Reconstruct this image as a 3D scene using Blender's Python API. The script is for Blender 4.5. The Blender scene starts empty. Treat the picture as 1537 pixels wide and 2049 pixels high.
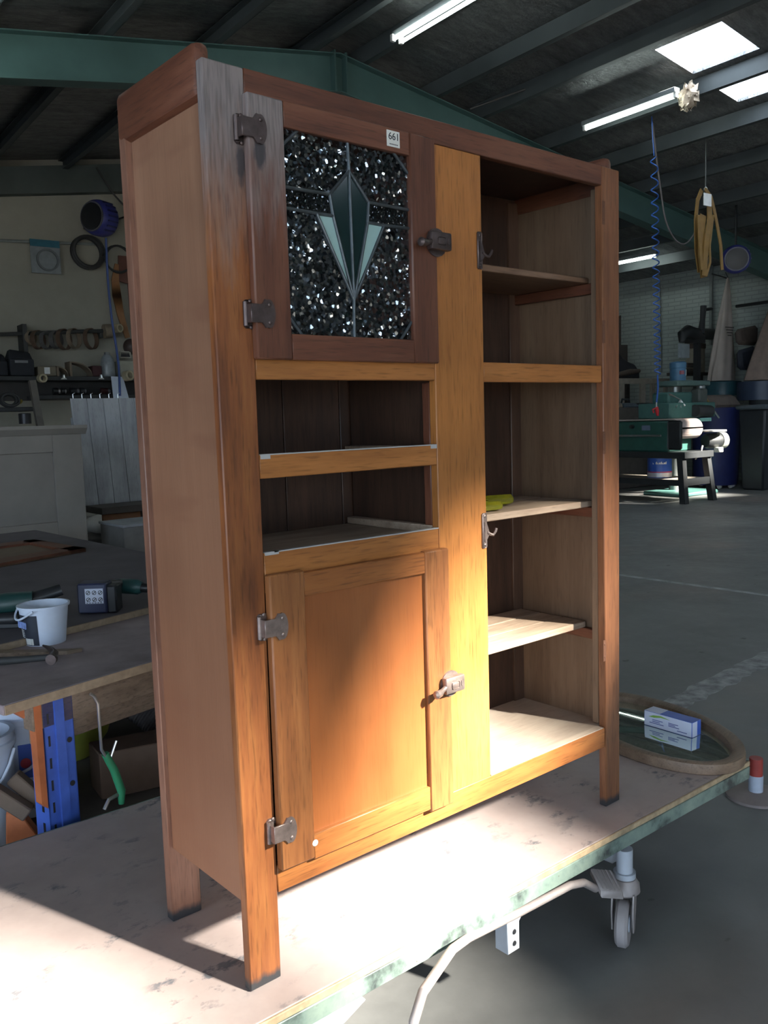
import bpy, bmesh, math, random
from mathutils import Vector, Matrix
random.seed(7)
SC = bpy.context.scene
COL = SC.collection
R = math.radians

# ------------------------------------------------------------------ camera
T = 0.333                                     # height of the trolley deck
CAM = Vector((-0.8098, -1.4035, 1.1152 + T))
YAW, PIT, ROL, FPX = R(40.2828), R(-6.19067), R(-1.71132), 1737.0
_f = Vector((math.sin(YAW)*math.cos(PIT), math.cos(YAW)*math.cos(PIT), math.sin(PIT)))
_r = Vector((math.cos(YAW), -math.sin(YAW), 0)); _u = _r.cross(_f)
RIGHT = _r*math.cos(ROL) + _u*math.sin(ROL)
UP = -_r*math.sin(ROL) + _u*math.cos(ROL)
cam = bpy.data.cameras.new('camera'); camo = bpy.data.objects.new('camera', cam); COL.objects.link(camo)
m = Matrix((RIGHT, UP, -_f)).transposed().to_4x4(); m.translation = CAM
camo.matrix_world = m
cam.sensor_fit = 'VERTICAL'; cam.sensor_height = 36; cam.lens = FPX/2049*36; cam.clip_end = 300; cam.clip_start = .05
SC.camera = camo

# ------------------------------------------------------------------ sky, sun, exposure
SC.view_settings.view_transform = 'Standard'; SC.view_settings.look = 'None'
SC.view_settings.gamma = 1; SC.view_settings.exposure = 1.3; SC.view_settings.use_curve_mapping = False
SC.cycles.use_denoising = True
SC.cycles.max_bounces = 10; SC.cycles.diffuse_bounces = 5; SC.cycles.sample_clamp_indirect = 8
W = bpy.data.worlds.new('sky'); SC.world = W; W.use_nodes = True
W.node_tree.nodes['Background'].inputs[0].default_value = (.62, .80, 1.0, 1)
W.node_tree.nodes['Background'].inputs[1].default_value = 2.7
SUNDIR = Vector((-.088, .25, -.182)).normalized()
sl = bpy.data.lights.new('sun', 'SUN'); sl.energy = 30; sl.angle = R(3.5); sl.color = (1, .93, .80)
so = bpy.data.objects.new('sun', sl); COL.objects.link(so); so.location = (2, -8, 9)
so.rotation_euler = SUNDIR.to_track_quat('-Z', 'Y').to_euler()

# ------------------------------------------------------------------ shed frame (q across, p along the purlins, z up)
TH = R(4)
PV = Vector((math.sin(TH), math.cos(TH), 0)); QV = Vector((math.cos(TH), -math.sin(TH), 0))
ORG = Vector((CAM.x, CAM.y, 0))
def S(q, p, z=0): return ORG + QV*q + PV*p + Vector((0, 0, z))
def sh(X): d = X-ORG; return Vector((QV.dot(d), PV.dot(d), X.z))
def ray(x, y): return RIGHT*((x-768.5)/FPX) - UP*((y-1024.5)/FPX) + _f
def WZ(x, y, z): d = ray(x, y); return CAM + d*((z-CAM.z)/d.z)
def WY(x, y, Y): d = ray(x, y); return CAM + d*((Y-CAM.y)/d.y)
def WX(x, y, X): d = ray(x, y); return CAM + d*((X-CAM.x)/d.x)
def SP(x, y, P): d = ray(x, y); return sh(CAM + d*(P/d.dot(PV)))
def SQ(x, y, Q): d = ray(x, y); return sh(CAM + d*(Q/d.dot(QV)))

# ------------------------------------------------------------------ materials
def nd(nt, t, **kw):
    n = nt.nodes.new(t)
    for k, v in kw.items():
        if k in n.inputs: n.inputs[k].default_value = v
        else: setattr(n, k, v)
    return n
def newmat(name):
    mt = bpy.data.materials.new(name); mt.use_nodes = True
    nt = mt.node_tree; return mt, nt, nt.nodes['Principled BSDF']
def c4(c): return (c[0], c[1], c[2], 1)
def coords(nt, rnd=True):
    tc = nd(nt, 'ShaderNodeTexCoord')
    if not rnd: return tc.outputs['Object']
    oi = nd(nt, 'ShaderNodeObjectInfo'); mm = nd(nt, 'ShaderNodeMath', operation='MULTIPLY'); mm.inputs[1].default_value = 37
    nt.links.new(oi.outputs['Random'], mm.inputs[0])
    va = nd(nt, 'ShaderNodeVectorMath', operation='ADD'); nt.links.new(tc.outputs['Object'], va.inputs[0]); nt.links.new(mm.outputs[0], va.inputs[1])
    return va.outputs[0]
def noise(nt, vec, scale, detail=4, rough=.6, sc3=None):
    if sc3:
        mp = nd(nt, 'ShaderNodeMapping'); mp.inputs['Scale'].default_value = sc3; nt.links.new(vec, mp.inputs[0]); vec = mp.outputs[0]
    n = nd(nt, 'ShaderNodeTexNoise', Scale=scale, Detail=detail, Roughness=rough); nt.links.new(vec, n.inputs['Vector']); return n.outputs['Fac']
def ramp(nt, fac, stops):
    r = nd(nt, 'ShaderNodeValToRGB'); e = r.color_ramp.elements
    while len(e) < len(stops): e.new(.5)
    for i, (p, c) in enumerate(stops): e[i].position = p; e[i].color = c4(c) if not isinstance(c, (int, float)) else (c, c, c, 1)
    nt.links.new(fac, r.inputs[0]); return r.outputs[0]
def mix(nt, fac, a, b, mode='MIX'):
    n = nd(nt, 'ShaderNodeMix', data_type='RGBA', blend_type=mode)
    for i, v in ((0, fac), (6, a), (7, b)):
        if isinstance(v, (int, float)): n.inputs[i].default_value = v
        elif isinstance(v, tuple): n.inputs[i].default_value = c4(v)
        else: nt.links.new(v, n.inputs[i])
    return n.outputs[2]
def bump(nt, bs, h, strength, dist=.002):
    b = nd(nt, 'ShaderNodeBump', Strength=strength, Distance=dist); nt.links.new(h, b.inputs['Height']); nt.links.new(b.outputs[0], bs.inputs['Normal'])
def P(name, col, rough=.55, metal=0, var=.15, vs=9, bmp=0, bs_=60, spec=.5, coat=0, trans=0, emit=None, estr=0):
    mt, nt, b = newmat(name)
    b.inputs['Roughness'].default_value = rough; b.inputs['Metallic'].default_value = metal
    b.inputs['Specular IOR Level'].default_value = spec; b.inputs['Coat Weight'].default_value = coat
    b.inputs['Transmission Weight'].default_value = trans
    v = coords(nt); n = noise(nt, v, vs, 5)
    lo = tuple(max(0, c*(1-var)) for c in col); hi = tuple(min(1, c*(1+var)) for c in col)
    nt.links.new(ramp(nt, n, [(.3, lo), (.7, hi)]), b.inputs['Base Color'])
    if bmp: bump(nt, b, noise(nt, v, bs_, 3), bmp)
    if emit: b.inputs['Emission Color'].default_value = c4(emit); b.inputs['Emission Strength'].default_value = estr
    return mt
def wood(name, ax, dark, mid, light, rough=.45, across=34, along=3.2, spec=.5, pores=.5, top_grey=None, foot=None, smear=None, stain=None):
    mt, nt, b = newmat(name); v = coords(nt)
    s = [across]*3; s['xyz'.index(ax)] = along
    g = noise(nt, v, 1, 5, .65, tuple(s))
    s2 = [230]*3; s2['xyz'.index(ax)] = 17
    fine = noise(nt, v, 1, 2, .5, tuple(s2))
    bl = noise(nt, v, 3.3, 3, .5)
    c = ramp(nt, g, [(.28, dark), (.5, mid), (.75, light)])
    c = mix(nt, pores, c, ramp(nt, fine, [(.30, .35), (.44, 1.0), (.7, 1.1)]), 'MULTIPLY')
    c = mix(nt, .55, c, ramp(nt, bl, [(.3, .62), (.6, 1.08)]), 'MULTIPLY')
    geo = nd(nt, 'ShaderNodeTexCoord'); sx = nd(nt, 'ShaderNodeSeparateXYZ'); nt.links.new(geo.outputs['Object'], sx.inputs[0])
    wob = noise(nt, v, 7, 4, .6, (6, 6, 1.2))
    def band(lo, hi):
        ad = nd(nt, 'ShaderNodeMath', operation='MULTIPLY_ADD'); ad.inputs[1].default_value = .35 if hi-lo > .1 or lo-hi > .1 else .03
        nt.links.new(wob, ad.inputs[0]); nt.links.new(sx.outputs[2], ad.inputs[2])
        mr = nd(nt, 'ShaderNodeMapRange'); mr.inputs['From Min'].default_value = lo; mr.inputs['From Max'].default_value = hi
        nt.links.new(ad.outputs[0], mr.inputs['Value']); return mr.outputs[0]
    if top_grey:
        gr = mix(nt, .6, (.23, .19, .18), ramp(nt, fine, [(.35, .5), (.6, 1.1)]), 'MULTIPLY')
        c = mix(nt, band(*top_grey), c, gr)
    if foot: c = mix(nt, band(foot[0], foot[1]), (.035, .036, .04), c)
    if stain:
        q_ = nd(nt, 'ShaderNodeVectorMath', operation='SUBTRACT'); q_.inputs[1].default_value = (stain[0], 0, stain[1]); nt.links.new(geo.outputs['Object'], q_.inputs[0])
        q2 = nd(nt, 'ShaderNodeVectorMath', operation='MULTIPLY'); q2.inputs[1].default_value = (1/stain[2], 0, 1/stain[3]); nt.links.new(q_.outputs[0], q2.inputs[0])
        ln = nd(nt, 'ShaderNodeVectorMath', operation='LENGTH'); nt.links.new(q2.outputs[0], ln.inputs[0])
        am = nd(nt, 'ShaderNodeMath', operation='MULTIPLY_ADD'); am.inputs[1].default_value = .9; nt.links.new(noise(nt, v, 45, 4, .6, (1, 1, .35)), am.inputs[0]); nt.links.new(ln.outputs['Value'], am.inputs[2])
        c = mix(nt, ramp(nt, am.outputs[0], [(.75, .85), (1.0, 0)]), c, (.03, .03, .036))
    if smear:
        sm = noise(nt, v, 1, 3, .55, (2.5, 2.5, 9)); c = mix(nt, ramp(nt, sm, [(.56, 0), (.66, .55)]), c, smear)
        rd = nd(nt, 'ShaderNodeMapRange'); rd.inputs['From Min'].default_value = 1.5; rd.inputs['From Max'].default_value = .3; rd.inputs['To Max'].default_value = .6
        nt.links.new(sx.outputs[2], rd.inputs['Value']); c = mix(nt, rd.outputs[0], c, (.26, .105, .05))
    nt.links.new(c, b.inputs['Base Color'])
    b.inputs['Roughness'].default_value = rough; b.inputs['Specular IOR Level'].default_value = spec
    bump(nt, b, fine, .25, .0008)
    return mt

ORANGE = ((.235, .078, .021), (.32, .111, .029), (.385, .148, .04))
WX_ = wood('orange_wood_x', 'x', *ORANGE, foot=None)
WZ_ = wood('orange_wood_z', 'z', *ORANGE)
WCEN = wood('centre_stile_wood', 'z', (.31, .115, .028), (.41, .155, .037), (.47, .19, .05))
WRAIL = wood('light_rail_wood', 'x', (.29, .105, .026), (.37, .14, .035), (.44, .175, .048))
WSTILE = wood('stile_wood', 'z', (.13, .043, .019), (.25, .083, .026), (.34, .13, .038), top_grey=(1.54, 1.83), stain=(.064, 1.585, .032, .075), foot=(.028, .042))
WLEG = wood('leg_wood', 'z', (.16, .06, .025), (.26, .10, .03), (.34, .15, .05), foot=(.028, .042))
RED = ((.085, .029, .017), (.14, .049, .026), (.185, .074, .04))
INBACK = wood('back_stile_shaded', 'z', (.05, .026, .016), (.08, .042, .026), (.11, .06, .038))  # darker copy of the back stile wood, interior shade put into its colour
BSTILE = wood('back_stile_wood', 'z', (.15, .07, .045), (.22, .105, .068), (.27, .14, .095), foot=(.028, .042))
WRIGHT = wood('right_stile_wood', 'z', (.13, .05, .026), (.20, .078, .034), (.26, .11, .048), foot=(.028, .042))
MIDX = wood('dull_shelf_wood', 'x', (.15, .08, .047), (.20, .112, .068), (.25, .148, .092))
RX_ = wood('red_wood_x', 'x', *RED); RY_ = wood('red_wood_y', 'y', *RED)
RZ_ = wood('red_wood_z', 'z', *RED)
RZG = wood('red_wood_z_grey', 'z', *RED, top_grey=(1.62, 1.86), stain=(.092, 1.60, .03, .07))
DOORZ = wood('door_wood_z', 'z', (.17, .06, .021), (.25, .092, .029), (.31, .125, .042))
PANELZ = wood('door_panel_ply', 'z', (.29, .092, .028), (.33, .109, .033), (.37, .128, .041), rough=.35, across=12, along=1.0, pores=.12)
SIDEPLY = wood('side_ply', 'z', (.215, .104, .060), (.255, .128, .074), (.29, .152, .09), rough=.5, across=18, along=1.0, pores=.15, smear=(.19, .085, .05))
INNER = wood('inner_ply', 'z', (.125, .073, .042), (.175, .108, .066), (.22, .145, .092), rough=.6, across=14, along=1.1, pores=.3)  # ply darkened so its colour carries part of the compartment shade
INDARK = wood('inner_shaded', 'z', (.028, .016, .011), (.05, .026, .017), (.075, .04, .026), rough=.4)  # shade at the back of the compartments is put into this colour
SHELFX = wood('shelf_wood_x', 'x', (.27, .185, .13), (.37, .275, .20), (.45, .345, .26), rough=.6, across=26, pores=.4)
BOTTOMX = wood('bottom_wood_x', 'x', (.36, .29, .23), (.45, .37, .30), (.50, .43, .35), rough=.65, across=14, pores=.2)
IRON = P('bronzed_iron', (.115, .085, .08), .42, .75, .2, 60, .15, 200)
IRONL = P('worn_iron', (.27, .21, .19), .42, .7, .25, 60, .15, 200)
STEEL = P('bright_steel', (.55, .55, .54), .3, .9, .1)
WHITE = P('white_paint', (.75, .75, .73), .5)
BLACK = P('black_plastic', (.018, .019, .022), .4)
RUBBER = P('dark_rubber', (.03, .03, .03), .7)
LEAD = P('lead_came', (.10, .115, .125), .4, .75, .25, 40, .3, 120)

# ------------------------------------------------------------------ mesh helpers
class B:
    def __init__(s): s.bm = bmesh.new()
    def box(s, x0, x1, y0, y1, z0, z1, bev=0, seg=1):
        r = bmesh.ops.create_cube(s.bm, size=1)['verts']
        for v in r: v.co = Vector((x0+(v.co.x+.5)*(x1-x0), y0+(v.co.y+.5)*(y1-y0), z0+(v.co.z+.5)*(z1-z0)))
        if bev: bmesh.ops.bevel(s.bm, geom=list({e for v in r for e in v.link_edges}), offset=bev, segments=seg, affect='EDGES', profile=.5)
        return s
    def hexa(s, bot, top, bev=0):
        vs = [s.bm.verts.new(Vector(p)) for p in list(bot)+list(top)]
        n = len(bot); fs = [s.bm.faces.new(vs[:n][::-1]), s.bm.faces.new(vs[n:])]
        for i in range(n): fs.append(s.bm.faces.new((vs[i], vs[(i+1) % n], vs[n+(i+1) % n], vs[n+i])))
        bmesh.ops.recalc_face_normals(s.bm, faces=fs)
        if bev: bmesh.ops.bevel(s.bm, geom=list({e for v in vs for e in v.link_edges}), offset=bev, segments=1, affect='EDGES')
        return s
    def prism(s, poly, vec, bev=0):
        vec = Vector(vec); poly = [Vector(p) for p in poly]; return s.hexa(poly, [p+vec for p in poly], bev)
    def tube(s, pts, r, seg=8, closed=False, cap=True, flat=1):
        pts = [Vector(p) for p in pts]; n = len(pts); rings = []
        rr = r if isinstance(r, (list, tuple)) else [r]*n
        t0 = (pts[1]-pts[0]).normalized(); a = t0.orthogonal().normalized()
        for i, p in enumerate(pts):
            if closed: t = (pts[(i+1) % n]-pts[i-1]).normalized()
            else: t = (pts[min(i+1, n-1)]-pts[max(i-1, 0)]).normalized()
            a = (a-t*a.dot(t)).normalized(); b = t.cross(a)
            rings.append([s.bm.verts.new(p+(a*math.cos(2*math.pi*k/seg)+b*math.sin(2*math.pi*k/seg)*flat)*rr[i]) for k in range(seg)])
        for i in range(n if closed else n-1):
            A, C = rings[i], rings[(i+1) % n]
            for k in range(seg): s.bm.faces.new((A[k], A[(k+1) % seg], C[(k+1) % seg], C[k]))
        if cap and not closed: s.bm.faces.new(rings[0][::-1]); s.bm.faces.new(rings[-1])
        return s
    def lathe(s, prof, c=(0, 0, 0), ax=(0, 0, 1), seg=24, closed=False, sx=1, ref=None):
        ax = Vector(ax).normalized(); a = Vector(ref).normalized() if ref else ax.orthogonal().normalized(); b = ax.cross(a); c = Vector(c); rings = []
        for (r, z) in prof:
            if r < 1e-6: rings.append([s.bm.verts.new(c+ax*z)])
            else: rings.append([s.bm.verts.new(c+ax*z+(a*math.cos(2*math.pi*k/seg)*sx+b*math.sin(2*math.pi*k/seg))*r) for k in range(seg)])
        m_ = len(rings)
        for i in range(m_ if closed else m_-1):
            A, C = rings[i], rings[(i+1) % m_]
            for k in range(seg):
                k2 = (k+1) % seg
                if len(A) == 1 and len(C) == 1: continue
                if len(A) == 1: s.bm.faces.new((A[0], C[k2], C[k]))
                elif len(C) == 1: s.bm.faces.new((A[k], A[k2], C[0]))
                else: s.bm.faces.new((A[k], A[k2], C[k2], C[k]))
        return s
    def cyl(s, p0, p1, r, seg=16, r1=None):
        p0, p1 = Vector(p0), Vector(p1); L = (p1-p0).length; r1 = r if r1 is None else r1
        return s.lathe([(0, 0), (r, 0), (r1, L), (0, L)], p0, p1-p0, seg)
    def ball(s, c, r, sc=(1, 1, 1), seg=16):
        vs = bmesh.ops.create_uvsphere(s.bm, u_segments=seg, v_segments=seg//2+2, radius=r)['verts']
        for v in vs: v.co = Vector((v.co.x*sc[0], v.co.y*sc[1], v.co.z*sc[2]))+Vector(c)
        return s
    def face(s, pts):
        s.bm.faces.new([s.bm.verts.new(Vector(p)) for p in pts]); return s
def ring_prof(ri, ro, z0, z1): return [(ri, z0), (ro, z0), (ro, z1), (ri, z1)]

BASE = {}
def root_of(o):
    while o.parent: o = o.parent
    return o
def props(o, label=None, cat=None, group=None, kind=None):
    for k, v in (('label', label), ('category', cat), ('group', group), ('kind', kind)):
        if v: o[k] = v
    return o
def place(o, base, frame):
    BASE[o.name] = Vector(base)
    if frame == 'S': o.location = S(*base); o.rotation_euler = (0, 0, -TH)
    else: o.location = base
def thing(name, label, cat, base, frame='W', group=None):
    o = bpy.data.objects.new(name, None); o.empty_display_size = .05; COL.objects.link(o)
    place(o, base, frame); return props(o, label, cat, group)
def obj(name, b, mt, parent=None, frame='W', label=None, cat=None, group=None, kind=None, base=None):
    bm = b.bm
    bmesh.ops.recalc_face_normals(bm, faces=bm.faces)
    for f in bm.faces: f.smooth = True
    me = bpy.data.meshes.new(name)
    if parent is not None: base = BASE[root_of(parent).name]
    elif base is None:
        xs = [v.co for v in bm.verts]
        base = Vector(((min(v.x for v in xs)+max(v.x for v in xs))/2, (min(v.y for v in xs)+max(v.y for v in xs))/2, min(v.z for v in xs)))
    bmesh.ops.translate(bm, verts=bm.verts, vec=-Vector(base))
    bm.to_mesh(me); bm.free(); me.set_sharp_from_angle(angle=R(38))
    me.materials.append(mt)
    o = bpy.data.objects.new(name, me); COL.objects.link(o)
    if parent is not None: o.parent = parent
    else: place(o, base, frame)
    return props(o, label, cat, group, kind)
def copy_tree(o, parent=None):
    c = o.copy(); COL.objects.link(c)
    if parent is not None: c.parent = parent
    for ch in o.children: copy_tree(ch, c)
    return c
def text(name, s, size, mt, parent, origin, xdir, ydir, depth=.0006):
    cu = bpy.data.curves.new('lettering', 'FONT'); cu.body = s; cu.size = size; cu.extrude = depth/2; cu.align_x = 'CENTER'; cu.align_y = 'CENTER'
    t = bpy.data.objects.new('lettering', cu); COL.objects.link(t); bpy.context.view_layer.update()
    me = bpy.data.meshes.new_from_object(t.evaluated_get(bpy.context.evaluated_depsgraph_get()))
    bpy.data.objects.remove(t); me.name = name
    xd, yd = Vector(xdir).normalized(), Vector(ydir).normalized(); zd = xd.cross(yd)
    M = Matrix((xd, yd, zd)).transposed().to_4x4(); M.translation = Vector(origin)-BASE[root_of(parent).name]
    me.transform(M); me.materials.clear(); me.materials.append(mt)
    o = bpy.data.objects.new(name, me); COL.objects.link(o); o.parent = parent; return o

# ================================================================== SHELL
def concrete():
    mt, nt, b = newmat('concrete'); v = coords(nt, False)
    n1 = noise(nt, v, .8, 6, .6); n2 = noise(nt, v, 7, 6, .7); n3 = noise(nt, v, 60, 3)
    c = ramp(nt, n1, [(.3, (.13, .132, .13)), (.6, (.20, .202, .198)), (.8, (.26, .26, .25))])
    c = mix(nt, .5, c, ramp(nt, n2, [(.3, .7), (.7, 1.15)]), 'MULTIPLY')
    dust = noise(nt, v, .55, 4, .6, (1, 1, 1)); 
    c = mix(nt, ramp(nt, dust, [(.52, 0), (.68, .55)]), c, (.27, .20, .175))
    spots = noise(nt, v, 11, 2, .4)
    c = mix(nt, ramp(nt, spots, [(.74, 0), (.78, .8)]), c, (.06, .058, .055))
    nt.links.new(c, b.inputs['Base Color'])
    nt.links.new(ramp(nt, n2, [(.3, .38), (.7, .62)]), b.inputs['Roughness'])
    bump(nt, b, n3, .15, .002); return mt
CONC = concrete()
QL, QR, PF, PB = -8.0, 16.0, -9.0, 14.2       # left eave, right brick wall, open front, gable at the back
QA, ZA = 5.93, 5.83
def roofz(q): return ZA - .155*abs(QA-q)
obj('floor', B().box(QL-.3, QR+.3, PF, PB+.3, -.2, 0), CONC, frame='S', kind='structure')
YARD = P('yard_gravel', (.30, .28, .25), .9, var=.3, vs=3)
obj('trim_1', B().box(-40, 50, -60, PF-.01, -.25, -.03), YARD, frame='S', kind='structure')
# back gable wall
CREAM = P('cream_wall', (.30, .285, .235), .75, var=.12, vs=1.2, bmp=.15, bs_=25)
obj('wall_back', B().prism([(QL, PB, 0), (QR, PB, 0), (QR, PB, roofz(QR)), (QA, PB, ZA), (QL, PB, roofz(QL))], (0, .25, 0)), CREAM, frame='S', kind='structure')
BEAMD = P('dark_beam', (.07, .085, .078), .6, var=.2, vs=2)
wb = B()
a, b_ = SP(-60, 393, 14.1), SP(330, 384, 14.1); a2, b2 = SP(-60, 338, 14.1), SP(330, 329, 14.1)
wb.prism([(a.x, 14.0, a.z), (b_.x, 14.0, b_.z), (b2.x, 14.0, b2.z), (a2.x, 14.0, a2.z)], (0, .18, 0))
obj('trim_2', wb, BEAMD, frame='S', kind='structure')
# right brick wall, painted: courses are under 8 px, so they stay in the material
def brick():
    mt, nt, b = newmat('painted_brick'); tc = nd(nt, 'ShaderNodeTexCoord')
    mp = nd(nt, 'ShaderNodeMapping'); mp.inputs['Rotation'].default_value = (R(90), 0, R(90)); nt.links.new(tc.outputs['Object'], mp.inputs[0])
    sx = nd(nt, 'ShaderNodeSeparateXYZ'); cx = nd(nt, 'ShaderNodeCombineXYZ'); nt.links.new(tc.outputs['Object'], sx.inputs[0])
    nt.links.new(sx.outputs[1], cx.inputs[0]); nt.links.new(sx.outputs[2], cx.inputs[1])
    br = nd(nt, 'ShaderNodeTexBrick', Scale=1); br.inputs['Color1'].default_value = (.31, .345, .325, 1); br.inputs['Color2'].default_value = (.35, .385, .36, 1)
    br.inputs['Mortar'].default_value = (.25, .28, .265, 1); br.inputs['Mortar Size'].default_value = .012; br.inputs['Brick Width'].default_value = .29; br.inputs['Row Height'].default_value = .08
    nt.links.new(cx.outputs[0], br.inputs['Vector'])
    n = noise(nt, tc.outputs['Object'], .8, 4)
    nt.links.new(mix(nt, .5, br.outputs['Color'], ramp(nt, n, [(.3, .75), (.7, 1.1)]), 'MULTIPLY'), b.inputs['Base Color'])
    b.inputs['Roughness'].default_value = .6; bump(nt, b, br.outputs['Fac'], -.6, .006); return mt
obj('wall_right', B().box(QR, QR+.25, PF, PB+.25, 0, roofz(QR)+.05), brick(), frame='S', kind='structure')
obj('wall_left', B().box(QL-.25, QL, PF, PF+1.5, 0, roofz(QL)+.05).box(QL-.25, QL, PF+1.5, 2.5, 3.5, roofz(QL)+.05).box(QL-.25, QL, 2.5, PB+.25, 0, roofz(QL)+.05), CREAM, frame='S', kind='structure')
# front wall above the open roller door
fw = B().prism([(QL, PF, 3.9), (QR, PF, 3.9), (QR, PF, roofz(QR)), (QA, PF, ZA), (QL, PF, roofz(QL))], (0, -.15, 0))
fw.box(QL, -5, PF-.15, PF, 0, 3.9).box(0, QR, PF-.15, PF, 0, 3.9)
obj('wall_front', fw, CREAM, frame='S', kind='structure')
# roof: foil-faced sheeting with holes for the translucent sheets
def foil():
    mt, nt, b = newmat('crinkled_foil'); v = coords(nt, False)
    n = noise(nt, v, 3.2, 6, .72, (1.0, 3.0, 1)); n2 = noise(nt, v, 14, 4, .6, (1, 2.2, 1))
    nt.links.new(ramp(nt, n, [(.3, (.14, .142, .145)), (.6, (.30, .302, .305)), (.8, (.48, .48, .48))]), b.inputs['Base Color'])
    b.inputs['Metallic'].default_value = .75; nt.links.new(ramp(nt, n2, [(.3, .28), (.7, .5)]), b.inputs['Roughness'])
    bump(nt, b, mix(nt, .4, n, n2), .8, .05); return mt
FOIL = foil()
SKY_L = [(-4.6, -3.7, -5.65, -4.62), (-1.8, -.7, -5.65, -4.62), (.9, 1.7, -5.65, -4.62), (2.88, 3.46, -5.75, -4.75), (3.84, 4.54, -5.9, -4.5)]  # all but the last pair added, unseen, to throw fill light from the left
SKY_R = [(6.4, 7.25, -8.2, -7.0), (7.45, 8.02, -8.2, -7.0), (8.25, 9.3, -8.2, -7.0), (9.5, 10.3, -5.65, -4.62), (10.55, 11.4, -5.65, -4.62), (11.65, 12.5, -5.65, -4.62), (12.75, 13.6, -5.65, -4.62), (8.55, 9.27, 5.48, 6.3), (9.52, 10.2, 5.48, 6.3), (11.7, 12.4, 5.48, 6.3), (13.8, 14.7, 2.4, 3.7), (14.9, 15.75, 2.4, 3.7)]  # openings in the front bay are added, unseen, for fill and glass glints
def roof_side(holes, q0, q1, b):
    qs = sorted({q0, q1} | {h[0] for h in holes} | {h[1] for h in holes}); ps = sorted({PF-.3, PB+.3} | {h[2] for h in holes} | {h[3] for h in holes})
    for i in range(len(qs)-1):
        for j in range(len(ps)-1):
            qm, pm = (qs[i]+qs[i+1])/2, (ps[j]+ps[j+1])/2
            if any(h[0] < qm < h[1] and h[2] < pm < h[3] for h in holes): continue
            b.prism([(qs[i], ps[j], roofz(qs[i])), (qs[i+1], ps[j], roofz(qs[i+1])), (qs[i+1], ps[j+1], roofz(qs[i+1])), (qs[i], ps[j+1], roofz(qs[i]))], (0, 0, .04))
rb = B(); roof_side(SKY_L, QL-.3, QA, rb); roof_side(SKY_R, QA, QR+.3, rb)
roof = obj('ceiling', rb, FOIL, frame='S', kind='structure', base=(0, 0, 5))
def polycarb():
    mt = bpy.data.materials.new('translucent_sheet'); mt.use_nodes = True; nt = mt.node_tree; nt.nodes.clear()
    o = nd(nt, 'ShaderNodeOutputMaterial'); mx = nd(nt, 'ShaderNodeMixShader'); mx.inputs[0].default_value = .35
    t = nd(nt, 'ShaderNodeBsdfTransparent'); t.inputs[0].default_value = (.95, .97, 1, 1); d = nd(nt, 'ShaderNodeBsdfTranslucent'); d.inputs[0].default_value = (.7, .76, .85, 1)
    nt.links.new(t.outputs[0], mx.inputs[1]); nt.links.new(d.outputs[0], mx.inputs[2]); nt.links.new(mx.outputs[0], o.inputs[0]); return mt
PCARB = polycarb()
for k, h in enumerate(SKY_L+SKY_R):
    b = B()
    nrib = 5
    for i in range(nrib):                                        # shallow ribs, a real corrugated sheet
        qa_, qb_ = h[0]+(h[1]-h[0])*i/nrib, h[0]+(h[1]-h[0])*(i+1)/nrib; qm = (qa_+qb_)/2
        b.face([(qa_, h[2], roofz(qa_)+.05), (qm, h[2], roofz(qm)+.07), (qm, h[3], roofz(qm)+.07), (qa_, h[3], roofz(qa_)+.05)])
        b.face([(qm, h[2], roofz(qm)+.07), (qb_, h[2], roofz(qb_)+.05), (qb_, h[3], roofz(qb_)+.05), (qm, h[3], roofz(qm)+.07)])
    obj('window_%d' % (k+1), b, PCARB, frame='S', kind='structure', base=(h[0], h[2], roofz(h[0])))
PURL = P('purlin_steel', (.07, .08, .083), .5, .2, .2, 1.5)
def purlin(q, p0, p1, dep=.19, w=.075):
    z = roofz(q)-.005; sg = 1 if q > QA else -1
    b = B().box(q-.005, q+.005, p0, p1, z-dep, z)                # C section: web and two flanges
    b.box(min(q, q+sg*w), max(q, q+sg*w), p0, p1, z-.008-.02, z-.02).box(min(q, q+sg*w), max(q, q+sg*w), p0, p1, z-dep, z-dep+.008)
    obj('purlin', b, PURL, roof)
for q in (5.62, 4.42, 3.25, 2.1, .95, -.2, -1.4, -3, -4.6, -6.2): purlin(q, -.25, PB)
for q in (5.6, 4.70, 3.75, 2.78, 1.8, .8, -.5, -2, -3.5, -5, -6.5): purlin(q, PF, -.25)
for q in (6.25, 7.35, 8.12, 9.38, 10.4, 11.5, 12.6, 13.7, 14.8): purlin(q, PF, PB)
GREEN = P('green_frame_paint', (.06, .118, .112), .42, var=.15, vs=1.5)
def frame(p, n, za=-.2, dep=.43):
    t = .10
    for sgn in (-1, 1):
        qe = QL if sgn < 0 else QR
        ze = roofz(qe)+za; zc = ZA+za
        b = B().prism([(QA, p-.006, zc), (qe, p-.006, ze), (qe, p-.006, ze-dep), (QA, p-.006, zc-dep)], (0, .012, 0))
        for zo in (0, -dep+.012): b.prism([(QA, p-t, zc+zo), (qe, p-t, ze+zo), (qe, p-t, ze+zo-.012), (QA, p-t, zc+zo-.012)], (0, 2*t, 0))
        b.box(qe-(.35 if sgn > 0 else 0), qe+(.35 if sgn < 0 else 0), p-t, p+t, 0, ze)
        obj('trim_%d' % n, b, GREEN, frame='S', kind='structure', base=(QA, p, 0)); n += 1
    b = B().box(QA-.09, QA-.07, p-t, p+t, ZA+za-dep, ZA+za+.02).box(QA+.07, QA+.09, p-t, p+t, ZA+za-dep, ZA+za+.02)
    obj('trim_%d' % n, b, GREEN, frame='S', kind='structure', base=(QA, p, 0))
frame(8.75, 3); frame(-.25, 6)
BROWN = P('brown_beam', (.16, .10, .06), .6)
a, c = SQ(1230, 392, 13.0), SQ(1400, 462, 13.4)
b = B().tube([(13.0, 10.2, a.z), (14.9, 9.0, a.z-.75)], .1, 4)
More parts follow.
